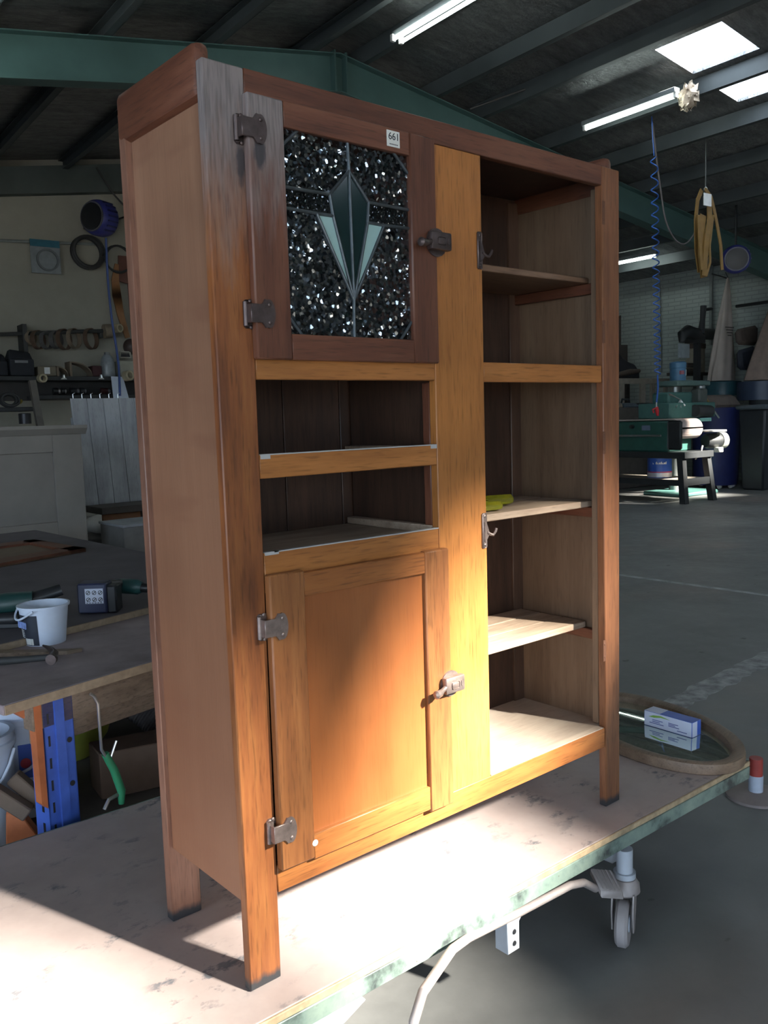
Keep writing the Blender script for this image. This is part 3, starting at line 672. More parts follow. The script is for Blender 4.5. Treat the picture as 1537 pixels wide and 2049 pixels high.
b.prism([bp(pu+.034, .022, 0), bp(pu+.062, .022, 0), bp(pu+.062, .030, 0), bp(pu+.034, .030, 0)], (0, 0, BH-.03))
up_ = obj('upright', b, BLUEP, BEN, label='blue perforated upright')
b = B()
for k in range(9):
    z = .10+k*.065
    b.prism([bp(pu-.0012, .055, z), bp(pu, .055, z), bp(pu, .065, z), bp(pu-.0012, .065, z)], (0, 0, .032))
    if k % 2: b.lathe([(0, 0), (.008, 0), (.008, .002), (0, .002)], bp(pu+.078, .030, z), -bn, 12)
    b.prism([bp(pu+.012, .0288, z), bp(pu+.018, .0288, z), bp(pu+.018, .030, z), bp(pu+.012, .030, z)], (0, 0, .03))
obj('slot', b, BLACK, up_)
obj('orange_clip', B().prism([bp(pu-.022, .028, .40), bp(pu-.004, .028, .38), bp(pu-.004, .028, BH-.03), bp(pu-.026, .028, BH-.03)], bn*.03), ORP, BEN, label='orange connector')
obj('orange_beam', B().prism([bp(pu-.005, .06, BH-.10), bp(pu-.005, .06, BH-.03), bp(pu-.09, .08, BH-.03), bp(pu-.06, .08, BH-.05)], bn*.03), ORP, BEN)
b = B().prism([bp(1.7, .05, 0), bp(1.8, .05, 0), bp(1.8, .1, 0), bp(1.7, .1, 0)], (0, 0, BH-.03))
obj('upright', b, BLUEP, BEN)
# second, darker board table behind it
H2 = BH+.024
s0, s1 = WZ(-60, 1304, H2), WZ(330, 1207, H2)
DB = thing('board_table', 'broad dark board laid across the back of the bench with a pale front edge', 'table', tuple((s0+s1)/2))
DARKB = P('dark_board', (.10, .088, .10), .7, var=.2, vs=5)
r1, r2 = Vector((1.30, 1.95, H2)), Vector((1.22, 4.75, H2)); l2 = Vector((-1.6, 4.6, H2))
dn = Vector((0, 0, -.0225))
obj('board', B().prism([s0+dn, s1+dn, r1+dn, r2+dn, l2+dn], (0, 0, .0225), .002), DARKB, DB)
sd = (s1-s0).normalized(); sn = Vector((sd.y, -sd.x, 0))
obj('edge_strip', B().prism([s0+dn+sn*.012, s1+dn+sn*.012, s1+dn, s0+dn], (0, 0, .0225)), CHIPE, DB)
for x, y in ((-.6, 4.2), (1.05, 4.3), (1.1, 2.4)): obj('leg', B().box(x-.04, x+.04, y-.04, y+.04, 0, H2-.023, .003), BWOOD, DB)
# framed door lying on it
H3 = H2+.001
q0, q1, q2, q3 = WZ(-40, 1143, H3), WZ(172, 1104, H3), WZ(70, 1086, H3), WZ(-120, 1108, H3)
FD = thing('loose_door', 'loose framed cupboard door lying flat on the dark board', 'door', tuple((q0+q2)/2))
obj('panel', B().prism([q0, q1, q2, q3], (0, 0, .008)), wood('loose_panel', 'x', (.13, .09, .055), (.17, .12, .075), (.2, .15, .1)), FD)
def lerp(a, c, t): return a+(c-a)*t
for e0, e1, i0, i1 in ((q0, q1, lerp(q0, q3, .2), lerp(q1, q2, .2)), (q3, q2, lerp(q3, q0, .2), lerp(q2, q1, .2)), (q1, q2, lerp(q1, q0, .16), lerp(q2, q3, .16)), (q0, q3, lerp(q0, q1, .16), lerp(q3, q2, .16))):
    obj('frame_rail', B().prism([e0, e1, i1, i0], (0, 0, .022)), RX_, FD)
# cordless drill lying with its battery towards the camera
dz = H2
dc = WZ(200, 1226, dz)
rv = Vector((_r.x, _r.y, 0)).normalized(); fv = Vector((_f.x, _f.y, 0)).normalized()
def cp(c, u, v, z): w = c+rv*u+fv*v; return (w.x, w.y, c.z+z)
def cbox(c, u0, u1, v0, v1, z0, z1, bev=0): return B().hexa([cp(c, u0, v0, z0), cp(c, u1, v0, z0), cp(c, u1, v1, z0), cp(c, u0, v1, z0)], [cp(c, u0, v0, z1), cp(c, u1, v0, z1), cp(c, u1, v1, z1), cp(c, u0, v1, z1)], bev)
k = (dc-CAM).dot(_f)/FPX
NAVY = P('navy_plastic', (.03, .035, .075), .35); TEAL = P('teal_plastic', (.02, .075, .075), .4)
DR = thing('cordless_drill', 'teal and black cordless drill lying on its side, battery label facing out', 'drill', tuple(dc))
obj('battery', cbox(dc, -38*k, 20*k, -.03, .05, .004, 62*k, .006), NAVY, DR)
obj('battery_base', cbox(dc, 18*k, 38*k, -.02, .055, .002, 56*k, .006), BLACK, DR)
obj('handle', B().tube([cp(dc, 5*k, .04, 45*k), cp(dc, 10*k, .10, 46*k), cp(dc, 22*k, .15, 40*k)], [.022, .02, .024], 12), BLACK, DR)
obj('body', B().tube([cp(dc, -12*k, .16, 40*k), cp(dc, 22*k, .155, 38*k), cp(dc, 58*k, .14, 36*k), cp(dc, 68*k, .135, 35*k)], [.018, .03, .03, .02], 16), TEAL, DR)
ch_ = obj('chuck', B().tube([cp(dc, 66*k, .135, 35*k), cp(dc, 80*k, .13, 34*k), cp(dc, 88*k, .128, 33*k)], [.019, .018, .010], 14), BLACK, DR)
obj('drill_bit', B().tube([cp(dc, 86*k, .128, 33*k), cp(dc, 112*k, .118, 30*k)], .003, 8), STEEL, ch_)
lab = obj('battery_label', cbox(dc, -22*k, 14*k, -.0312, -.029, 22*k, 52*k), P('label_white', (.55, .58, .68), .5, var=.03), DR, label='white safety label with pictograms')
b = B()
for i in range(3):
    for j in range(2):
        u, z = (-15.5+i*12)*k, (30+j*14)*k
        b.lathe([(3.2*k, 0), (4.4*k, 0), (4.4*k, .0006), (3.2*k, .0006)], cp(dc, u, -.0312, z), -fv, 14, closed=True)
        b.tube([cp(dc, u-3*k, -.0316, z-3*k), cp(dc, u+3*k, -.0316, z+3*k)], .8*k, 5)
for i in range(6): b.hexa([cp(dc, (-20+i*5.5)*k, -.0318, 23*k), cp(dc, (-16.5+i*5.5)*k, -.0318, 23*k), cp(dc, (-16.5+i*5.5)*k, -.0312, 23*k), cp(dc, (-20+i*5.5)*k, -.0312, 23*k)], [cp(dc, (-20+i*5.5)*k, -.0318, 24.4*k), cp(dc, (-16.5+i*5.5)*k, -.0318, 24.4*k), cp(dc, (-16.5+i*5.5)*k, -.0312, 24.4*k), cp(dc, (-20+i*5.5)*k, -.0312, 24.4*k)])
obj('pictogram', b, INK, lab)
# planer
pc = WZ(45, 1252, H2); k = (pc-CAM).dot(_f)/FPX
PL = thing('power_tool', 'dark green and black power tool half hidden behind the white bucket', 'tool', tuple(pc))
obj('body', B().tube([cp(pc, -75*k, .02, 40*k), cp(pc, -30*k, .03, 42*k), cp(pc, 15*k, .05, 46*k)], [.035, .042, .034], 16), P('dark_green_plastic', (.012, .045, .042), .4), PL)
obj('dust_spout', B().tube([cp(pc, 10*k, .05, 48*k), cp(pc, 64*k, .09, 62*k)], [.026, .024], 12, flat=.7), BLACK, PL)
obj('base_plate', cbox(pc, -80*k, 5*k, -.04, .06, 0, 10*k, .003), BLACK, PL)
obj('motor_end', B().tube([cp(pc, -70*k, -.02, 16*k), cp(pc, -10*k, -.02, 17*k), cp(pc, 0, -.02, 17*k)], [.022, .024, .016], 14), BLACK, PL)
# white bucket with label on the grey bench top
uc = WZ(92, 1284, BH); k = (uc-CAM).dot(_f)/FPX; kk = k*1.0
BUWH = P('white_bucket_plastic', (.60, .66, .78), .35, var=.06, vs=12)
BK = thing('bucket', 'small white plastic bucket with a black label standing on the grey bench top', 'bucket', tuple(uc))
r0, r1_, hb = 38*k, 47*k, 78*k
obj('pail', B().lathe([(0, 0), (r0, 0), (r1_*.99, hb*.93), (r1_*1.06, hb*.94), (r1_*1.07, hb), (r1_*.98, hb), (r1_*.94, hb*.93), (r0*.94, .006), (0, .006)], tuple(uc), (0, 0, 1), 40), BUWH, BK)
def cyl_patch(c, a0, a1, z0, z1, rad, th=.0008, n=12):
    b = B(); pr = []
    for i in range(n+1):
        a = a0+(a1-a0)*i/n; d = rv*math.sin(a)-fv*math.cos(a)
        pr.append([b.bm.verts.new(Vector(c)+d*(rad(z)+e)+Vector((0, 0, z))) for z, e in ((z0, 0), (z1, 0), (z1, th), (z0, th))])
    for i in range(n):
        for j in range(4): b.bm.faces.new((pr[i][j], pr[i][(j+1) % 4], pr[i+1][(j+1) % 4], pr[i+1][j]))
    return b
rad = lambda z: r0+(r1_*.99-r0)*z/(hb*.93)
lb = obj('bucket_label', cyl_patch(uc, R(-80), R(4), hb*.02, hb*.80, rad), P('label_black', (.025, .03, .045), .45), BK, label='black label with white print')
def on_pail(a, z, e=.0012): d = rv*math.sin(a)-fv*math.cos(a); return Vector(uc)+d*(rad(z)+e)+Vector((0, 0, z))
a_ = R(-44); t_ = (rv*math.cos(a_)+fv*math.sin(a_))
text('lettering', 'um', hb*.36, P('print_blue_white', (.28, .38, .75), .5), lb, on_pail(a_, hb*.57, .003), t_, (0, 0, 1), .004)
b = B()
for i in range(5):
    z = hb*(.40-.045*i)
    for j in range(3): 
        a0 = R(-68+j*9); b.tube([on_pail(a0, z), on_pail(a0+R(7), z)], .0012, 4)
for i in range(9):
    if i % 3 != 1 or True:
        a0 = R(-40+i*3.2); b.tube([on_pail(a0, hb*.04), on_pail(a0, hb*.20)], .0010+.0006*(i % 3), 4)
obj('label_print', b, WHITE, lb)
hp = []
for i in range(15):
    t = i/14; ang = R(-100+100*t); d = rv*math.sin(ang)-fv*math.cos(ang)
    hp.append(Vector(uc)+d*(r1_*1.13)+Vector((0, 0, hb*(.93-.32*math.sin(math.pi*t)*.75))))
obj('bucket_handle', B().tube(hp, .0035, 8), BUWH, BK)
# hammer and slats on the bench
hc = WZ(105, 1330, BH); k = (hc-CAM).dot(_f)/FPX
HM = thing('claw_hammer', 'claw hammer lying on the grey bench top in front of the bucket', 'hammer', tuple(hc))
obj('head', B().tube([cp(hc, 6*k, -.035, 16*k), cp(hc, 6*k, -.02, 16*k), cp(hc, 4*k, -.012, 17*k), cp(hc, 0, .02, 20*k), cp(hc, -14*k, .045, 26*k), cp(hc, -32*k, .06, 30*k)], [.0165, .0165, .011, .013, .008, .003], 12), IRON, HM)
obj('handle', B().tube([cp(hc, 2*k, .0, 16*k), cp(hc, -60*k, .0, 12*k), cp(hc, -110*k, .0, 10*k), cp(hc, -170*k, 0, 10*k)], [.009, .011, .013, .015], 10), RUBBER, HM)
sc_ = WZ(70, 1312, BH)
obj('wood_slat', B().hexa([cp(sc_, -120*k, .0, 0), cp(sc_, 68*k, .0, 0), cp(sc_, 92*k, .03, 0), cp(sc_, -120*k, .04, 0)], [cp(sc_, -120*k, .0, .012), cp(sc_, 68*k, .0, .012), cp(sc_, 92*k, .03, .012), cp(sc_, -120*k, .04, .012)]), BWOOD, label='thin wooden slat lying between hammer and bucket', cat='slat', base=tuple(sc_))
# ---- under the bench (things on the floor)
def onfloor(px, py): return WZ(px, py, 0)
def wpt(px, py, Y): return WY(px, py, Y)
PAILW = P('white_pail', (.55, .60, .72), .4, var=.08, vs=8)
def pail(label, xx, yy, r, h, zz=0, group=None):
    t = thing('pail', label, 'bucket', (xx, yy, zz))
    obj('tub', B().lathe([(0, 0), (r*.88, 0), (r*.98, h*.86), (r*1.05, h*.87), (r*1.06, h*.92), (r*1.0, h*.93), (r*1.04, h), (r*.9, h), (r*.86, .01), (0, .01)], (xx, yy, zz), (0, 0, 1), 36), PAILW, t)
    hp_ = []
    for i in range(13):
        a = math.pi*i/12; d = -rv*math.cos(a)-fv*math.sin(a)
        hp_.append(Vector((xx, yy, zz))+d*r*1.08+Vector((0, 0, h*(.85-.42*math.sin(a)))))
    obj('bail_handle', B().tube(hp_, .005, 8), PAILW, t)
    return t
w1 = wpt(45, 1470, 1.5)
# low shelf of crates that the pails stand on
lsz = .2; plz = .2
t = pail('white plastic pail with a red and blue emblem under the bench', w1.x-.0, 1.5, .125, .36, lsz)
def emb(c, rr, zz):
    o = Vector((c[0], c[1], zz))-fv*rr+rv*.012
    return o
o_ = Vector((w1.x, 1.5, lsz+.19))
d = (rv*.42-fv*.9).normalized(); sdv = Vector((-d.y, d.x, 0))
obj('emblem', B().prism([tuple(o_+d*.119+sdv*u+Vector((0, 0, z))) for u, z in ((-.02, -.05), (.02, -.05), (.02, .06), (-.02, .06))], d*.004), P('emblem_blue', (.05, .10, .4), .5), t)
obj('emblem_disc', B().lathe([(0, 0), (.016, 0), (.016, .002), (0, .002)], tuple(o_+d*.1228), d, 18), P('emblem_red', (.4, .04, .06), .5), t)
w2 = wpt(-40, 1490, 1.30)
t2 = pail('white plastic pail nearest the camera, cut off by the left edge', w2.x, 1.34, .105, .34, lsz)
# plank platform carrying them
obj('low_platform', B().box(-.55, .75, 1.12, 2.3, .02, plz, .004), P('platform_board', (.10, .085, .075), .8), label='low dark timber platform on the floor under the bench', cat='platform')
bw = wpt(135, 1475, 1.85)
YEL = P('lime_plastic', (.42, .45, .08), .4)
t = thing('bowl', 'lime yellow plastic bowl under the bench behind the blue upright', 'bowl', (bw.x, 1.85, plz))
obj('bowl_shell', B().lathe([(0, 0), (.09, 0), (.15, .08), (.175, .16), (.17, .16), (.145, .085), (.085, .008), (0, .008)], (bw.x, 1.85, plz), (0, 0, 1), 32), YEL, t)
GRN = P('caulk_green', (.03, .22, .10), .4)
g0, g1 = WY(243, 1612, 1.0), WY(200, 1540, 1.0)
t = thing('caulking_gun', 'green caulking gun hanging by its bent steel rod from the bench rail', 'tool', (g1.x, g1.y, g0.z))
obj('rod', B().tube([tuple(WY(180, 1388, .985)), tuple(WY(188, 1393, .985)), tuple(WY(196, 1408, .985)), tuple(WY(203, 1500, .99)), tuple(WY(212, 1515, .995))], .0045, 8), STEEL, t)
obj('body', B().tube([tuple(WY(210, 1508, 1.0)), tuple(WY(228, 1540, 1.0)), tuple(WY(243, 1582, 1.0)), tuple(WY(243, 1608, 1.0))], [.011, .0125, .0125, .009], 10), GRN, t)
obj('trigger', B().tube([tuple(WY(222, 1515, 1.0)), tuple(WY(233, 1482, 1.0))], .004, 8), STEEL, t)
obj('hook', B().tube([tuple(WY(236, 1590, 1.0)), tuple(WY(218, 1600, .995)), tuple(WY(209, 1620, .99))], .006, 8), STEEL, t)
# rolled foam tubes / hose
RH = P('grey_hose', (.085, .075, .075), .8, var=.25, vs=20)
for i, (p0, p1, Y0, Y1, rr, lb) in enumerate((((222, 1405), (345, 1480), 1.95, 1.8, .062, 'thick grey flexible duct lying under the bench, upper one'), ((260, 1470), (350, 1535), 1.75, 1.62, .055, 'thick grey flexible duct lying under the bench, lower one'))):
    a_, c_ = WY(*p0, Y0), WY(*p1, Y1); lift = max(0, plz+rr+.003-min(a_.z, c_.z)); a_.z += lift; c_.z += lift; pts = [a_+(c_-a_)*(j/40) for j in range(41)]
    obj('duct', B().tube(pts, [rr*(1 if j % 2 else .93) for j in range(41)], 14), RH, label=lb, cat='duct')
tb = wpt(245, 1560, 1.42)
obj('timber_block', B().hexa([(tb.x-.10, 1.36, plz), (tb.x+.16, 1.30, plz), (tb.x+.18, 1.44, plz), (tb.x-.08, 1.5, plz)], [(tb.x-.10, 1.36, plz+.16), (tb.x+.16, 1.30, plz+.16), (tb.x+.18, 1.44, plz+.16), (tb.x-.08, 1.5, plz+.16)], .004), P('block_wood', (.16, .10, .07), .7), label='brown timber block under the bench behind the green gun', cat='block')
for i, (px, py, ang, L_, lb) in enumerate(((14, 1600, .9, .15, 'worn timber offcut leaning under the bench, larger one'), (62, 1585, .75, .14, 'worn timber offcut leaning beside the blue upright'))):
    w = WY(px, py, 1.15)
    b = B().box(-.022, .022, -.018, .018, -L_/2, L_/2, .004)
    M = Matrix.Translation(w) @ Matrix.Rotation(R(-35), 4, 'Z') @ Matrix.Rotation(-ang, 4, 'Y'); b.bm.transform(M)
    obj('timber_offcut', b, P('offcut_wood', (.13, .09, .065), .75), label=lb, cat='offcut')
w = WY(40, 1655, 1.14)
b = B().prism([(w.x-.04, 1.15, w.z-.05), (w.x+.05, 1.12, w.z-.05), (w.x+.0, 1.14, w.z+.045), (w.x-.03, 1.16, w.z+.045)], (.02, .05, 0), .003)
obj('orange_wedge', b, ORP, label='orange steel bracket piece low at the left edge', cat='bracket')

# ---- panelled headboard-like furniture behind the bench
PW = P('primed_white', (.21, .19, .17), .7, var=.1, vs=3)
YP = 5.2
a0, a1, a2 = WY(158, 850, YP), WY(185, 1085, YP), WY(128, 900, YP)
xr = a0.x
FU = thing('panelled_unit', 'pale unpainted panelled cabinet back with a cornice behind the bench', 'cabinet', (xr-1.0, YP, 0))
zt = a0.z
obj('panel', B().box(xr-2.2, xr-.04, YP-.005, YP+.01, .05, zt-.05), PW, FU)
obj('cornice', B().prism([(xr-2.3, YP-.06, zt), (xr-2.3, YP-.06, zt-.025), (xr-2.3, YP-.02, zt-.07), (xr-2.3, YP+.02, zt-.07), (xr-2.3, YP+.02, zt)], (2.34, 0, 0)), PW, FU)
obj('stile', B().box(xr-.22, xr-.01, YP-.03, YP+.02, 0, zt-.07, .003), PW, FU)
obj('side', B().box(xr-.012, xr+.0, YP-.03, YP+.45, 0, zt-.07, .003), PW, FU)
obj('rail', B().box(xr-2.2, xr-.22, YP-.025, YP+.02, zt-.20, zt-.07, .003), PW, FU)
obj('rail', B().box(xr-2.2, xr-.22, YP-.025, YP+.02, .3, .74, .003), PW, FU)
# ---- whitewashed plank panel on a dark table
YG = 6.3
GP = wood('whitewash', 'z', (.25, .25, .27), (.36, .37, .39), (.44, .45, .47), rough=.7, across=9, along=.8, pores=.3)
b0, b1 = WY(143, 797, YG), WY(172, 1012, YG); tx = WY(330, 800, YG)
PN = thing('plank_panel', 'grey whitewashed plank panel standing behind the panelled unit', 'panel', (b0.x+.5, YG, b1.z))
npl = 6; wpl = (tx.x-b0.x)/npl
for i in range(npl):
    x0 = b0.x+.04+wpl*i
    obj('plank', B().hexa([(x0, YG-.0, b1.z), (x0+wpl-.003, YG, b1.z), (x0+wpl-.003, YG+.02, b1.z), (x0, YG+.02, b1.z)], [(x0-.03, YG+.05, b0.z), (x0-.03+wpl-.003, YG+.05, b0.z), (x0-.03+wpl-.003, YG+.07, b0.z), (x0-.03, YG+.07, b0.z)], .002), GP, PN)
obj('batten', B().box(b0.x+.02, b0.x+wpl*npl, YG+.08, YG+.11, b0.z-.25, b0.z-.17), GP, PN)
DT = thing('dark_table', 'small dark timber table under the whitewashed plank panel', 'table', (b1.x+.6, YG+.1, 0))
DKW = P('dark_timber', (.055, .045, .04), .6)
zt2 = b1.z-.001
obj('table_top', B().box(b1.x-.0, b1.x+1.3, YG-.35, YG+.5, zt2-.06, zt2, .004), DKW, DT)
for x, y in ((b1.x+.42, YG-.30), (b1.x+1.2, YG-.30), (b1.x+.05, YG+.42), (b1.x+1.2, YG+.42)): obj('leg', B().box(x-.04, x+.04, y-.04, y+.04, 0, zt2-.06, .004), DKW, DT)
obj('apron', B().box(b1.x+.03, b1.x+1.25, YG-.30, YG-.27, zt2-.16, zt2-.061), P('orange_apron', (.20, .08, .03), .6), DT)
wv = WY(225, 1040, 7.2)
obj('white_sack', B().ball((wv.x, 7.2, wv.z-.03), .2, (1.6, .7, .55), 16), P('sack_white', (.5, .48, .44), .8, bmp=.3, bs_=6), label='pale sack seen under the dark table', cat='sack')
obj('low_shelf', B().box(wv.x-.7, wv.x+1.2, 6.95, 7.5, 0, wv.z-.14, .01), P('low_shelf_dark', (.06, .055, .05), .7), label='dark low shelf behind the dark table, carrying the sack', cat='shelf')
wv = WY(272, 1052, 5.0); w3 = WY(245, 1105, 5.0)
GB = thing('grey_box', 'grey open box beside the panelled unit, right behind the bench', 'box', ((wv.x), 5.1, 0))
obj('box_body', B().box(w3.x+.0, w3.x+.55, 4.95, 5.4, 0, wv.z, .005), P('grey_card', (.16, .155, .15), .8), GB)
obj('box_lip', B().box(w3.x-.01, w3.x+.56, 4.94, 5.41, wv.z, wv.z+.02, .003), P('grey_lip', (.25, .26, .28), .7), GB)

# ================================================================== LEFT BACK WALL (plane p = 14.2)
def rect(x0, y0, x1, y1, p):
    xm, ym = (x0+x1)/2, (y0+y1)/2
    return SP(x0, ym, p).x, SP(x1, ym, p).x, SP(xm, y1, p).z, SP(xm, y0, p).z
def pxm(x, y, p): d = ray(x, y); return p/d.dot(PV)/FPX            # metres per pixel there
def sbox(x0, y0, x1, y1, p0, p1, bev=.004):
    a, c, z0, z1 = rect(x0, y0, x1, y1, p0); return B().box(a, c, p0, p1, z0, z1, bev)
def thingS(name, label, cat, px, py, p, group=None): c = SP(px, py, p); return thing(name, label, cat, tuple(c), 'S', group)
NAVYB = P('reel_blue', (.035, .04, .20), .4)
def reel(px, py, p, rpx, ax, label, wpx):
    c = SP(px, py, p); k = pxm(px, py, p); r = rpx*k; w = wpx*k; ax = Vector(ax).normalized()
    t = thing('hose_reel', label, 'hose reel', tuple(c), 'S')
    prof = [(0, -w/2), (r*.55, -w/2), (r*.80, -w/2), (r*.93, -w*.4), (r, -w*.2), (r, w*.2), (r*.93, w*.4), (r*.80, w/2), (0, w/2)]
    obj('housing', B().lathe(prof, tuple(c), ax, 32), NAVYB, t)
    obj('side_disc', B().lathe([(0, w*.5), (r*.74, w*.5), (r*.74, w*.56), (r*.3, w*.6), (0, w*.6)], tuple(c), ax, 28), BLACK, t)
    obj('rim', B().lathe(ring_prof(r*.76, r*.83, w*.48, w*.54), tuple(c), ax, 28, closed=True), P('reel_grey', (.10, .10, .12), .5), t)
    up = Vector((0, 0, 1)); sd_ = ax.cross(up).normalized()
    b = B()
    for i in range(7):
        a_ = R(-50+i*16.6); d = -sd_*math.cos(a_)+up*math.sin(a_)
        b.prism([tuple(c+d*r*.99+ax*u+d.cross(ax)*v) for u, v in ((-w*.3, -.012), (w*.3, -.012), (w*.3, .012), (-w*.3, .012))], d*r*.05)
    obj('rib', b, P('reel_rib', (.02, .022, .09), .45), t)
    obj('bracket', B().box(c.x-.06, c.x+.06, c.y+w*.2, p+.0 if False else c.y+.62, c.z-.05, c.z+.05), BLACK, t)
    return t, c, r
t, rc_, rr_ = reel(200, 437, 13.55, 35, (-.88, -.47, .0), 'blue enclosed hose reel on the cream back wall', 44)
lbl = SP(211, 461, 13.25)
CORD = P('blue_cord', (.05, .09, .28), .5); CABLE = P('dark_cable', (.03, .03, .03), .6)
def cable(name, pxs, r, mt, label, cat='cable'):
    pts = [SP(x, y, p) for x, y, p in pxs]; sm = []
    for i in range(len(pts)-1):                                      # Catmull-Rom
        p0, p1, p2, p3 = pts[max(i-1, 0)], pts[i], pts[i+1], pts[min(i+2, len(pts)-1)]
        for j in range(5):
            u = j/5; sm.append(.5*((2*p1)+(p2-p0)*u+(2*p0-5*p1+4*p2-p3)*u*u+(3*p1-p0-3*p2+p3)*u**3))
    sm.append(pts[-1]); return obj(name, B().tube(sm, r, 6), mt, frame='S', label=label, cat=cat)
cable('air_line', [(212, 476, 13.4), (216, 560, 13.4), (224, 640, 13.4), (232, 690, 13.4), (238, 740, 13.35), (240, 792, 13.3)], .018, CORD, 'blue line hanging down from the hose reel', 'hose')
cable('wall_cable', [(193, 335, 13.9), (225, 385, 13.9), (255, 420, 13.9), (252, 432, 13.8), (232, 440, 13.6)], .014, CABLE, 'thin dark cable looping to the blue hose reel')
WP = 14.14
def coil(px, py, p, rpx, tr, mt, label, n=3, cat='hose coil', sx=1.0, nm='hose_coil'):
    c = SP(px, py, p); k = pxm(px, py, p); pts = []
    for i in range(n*28):
        a_ = 2*math.pi*i/28; wob = 1+.05*math.sin(a_*.37+px); rr = rpx*k*wob
        pts.append((c.x+rr*sx*math.cos(a_)+.02*math.sin(i*.13), c.y-.05-.02*(i/28), c.z+rr*math.sin(a_)))
    return obj(nm, B().tube(pts, tr, 6), mt, frame='S', label=label, cat=cat)
coil(172, 507, WP, 30, .028, RUBBER, 'thick black hose coil hanging below the blue reel', 4)
coil(233, 520, 14.0, 26, .012, CABLE, 'thin dark wire coil hanging right of the thick black coil', 3, 'wire coil', nm='wire_coil')
t = thingS('hanging_packet', 'clear packet with a teal header and a grey ring on the wall', 'packet', 92, 548, 14.1)
obj('header', sbox(60, 480, 119, 494, 14.08, 14.10, 0), P('teal_card', (.02, .12, .17), .5), t)
obj('bag', sbox(62, 494, 121, 547, 14.085, 14.10, 0), P('clear_bag', (.20, .22, .23), .3, bmp=.4, bs_=9), t)
c = SP(96, 520, 14.06); k = pxm(96, 520, 14.06)
obj('ring', B().lathe(ring_prof(18*k, 22*k, -.01, .01), tuple(c), (0, 1, 0), 32, closed=True), P('ring_grey', (.12, .13, .14), .5), t)
obj('wall_pipe', B().tube([tuple(SP(-60, 479, 14.12)), tuple(SP(205, 489, 14.12))], .022, 8), CONDUIT, frame='S', label='thin grey pipe along the cream back wall', cat='pipe')
# wooden curved templates
TW = P('template_wood', (.28, .13, .05), .6); TWD = P('template_dark', (.13, .05, .035), .6)
def strip(name, pxs, w, mt, label, p=14.05):
    cen = [SP(x, y, p) for x, y in pxs]; L_, Rr = [], []
    for i, c in enumerate(cen):
        t_ = (cen[min(i+1, len(cen)-1)]-cen[max(i-1, 0)]).normalized(); nrm = Vector((t_.z, 0, -t_.x)); ww = w[i] if isinstance(w, list) else w
        L_.append(c+nrm*ww); Rr.append(c-nrm*ww)
    b = B()
    for i in range(len(cen)-1): b.prism([L_[i], L_[i+1], Rr[i+1], Rr[i]], (0, .03, 0))
    bmesh.ops.remove_doubles(b.bm, verts=b.bm.verts, dist=.0005)
    return obj(name, b, mt, frame='S', label=label, cat='template')
strip('curved_template', [(234, 528), (231, 560), (234, 590), (242, 630), (256, 676)], [.03, .06, .07, .055, .04], TW, 'orange-brown curved wooden template on the back wall', 14.03)
strip('saw_template', [(248, 512), (250, 545), (247, 565)], [.09, .10, .08], TWD, 'dark red wooden handle piece above the curved template', 14.07)
strip('straight_template', [(257, 530), (262, 590), (268, 660)], .035, TWD, 'long dark red wooden strip beside the cabinet', 14.12)
# rail with sanding belts
RAILM = P('rail_dark', (.04, .042, .04), .6)
ra, rb_ = SP(-60, 671, 13.9), SP(206, 662, 13.9)
t = thing('belt_rail', 'dark rail on brackets carrying the sanding belts', 'rail', tuple(ra), 'S')
obj('bar', B().tube([ra, rb_], .03, 8), RAILM, t); obj('bracket', sbox(46, 648, 55, 705, 13.85, 14.15), RAILM, t); obj('bracket', sbox(200, 662, 206, 676, 13.9, 14.15), RAILM, t)
BELT = [P('belt_tan', (.22, .17, .12), .9), P('belt_brown', (.12, .075, .05), .9), P('belt_grey', (.11, .105, .10), .9)]
specs = [(61, 676, 14, 0), (76, 680, 18, 1), (93, 681, 17, 2), (112, 680, 17, 2), (128, 679, 20, 1), (148, 677, 19, 0), (182, 678, 20, 1)]
names = ['first sanding belt from the left on the rail, narrow and tan', 'second sanding belt on the rail, brown', 'third sanding belt on the rail, dark grey', 'fourth sanding belt on the rail, dark grey and narrow', 'fifth sanding belt on the rail, brown and wide', 'sixth sanding belt on the rail, tan inside', 'widest sanding belt, last before the tape roll']
for (px, py, rp, mi), lb in zip(specs, names):
    c = SP(px, py, 13.9); k = pxm(px, py, 13.9); r = rp*k*1.05
    b = B().lathe(ring_prof(r-.012, r, -.036, .036), (c.x, c.y, c.z), (.62, -.78, .05), 28, closed=True, sx=1)
    obj('sanding_belt', b, BELT[mi], frame='S', label=lb, cat='sanding belt', group='sanding belts on the rail')
TAPE = P('masking_tape', (.42, .36, .24), .7)
def roll(px, py, p, rpx, ax, label, w=.05):
    c = SP(px, py, p); k = pxm(px, py, p); r = rpx*k
    return obj('tape_roll', B().lathe(ring_prof(r*.62, r, -w, w), tuple(c), ax, 24, closed=True), TAPE, frame='S', label=label, cat='tape roll')
c = SP(222, 662, 13.85); c2 = SP(208, 663, 13.85)
obj('cardboard_tube', B().tube([c2, c], .11, 16), P('card_tube', (.24, .19, .13), .8), frame='S', label='short cardboard tube at the right end of the belt rail', cat='tube')
roll(236, 657, 13.78, 8.5, (.4, -.9, 0), 'masking tape roll at the right end of the belt rail')
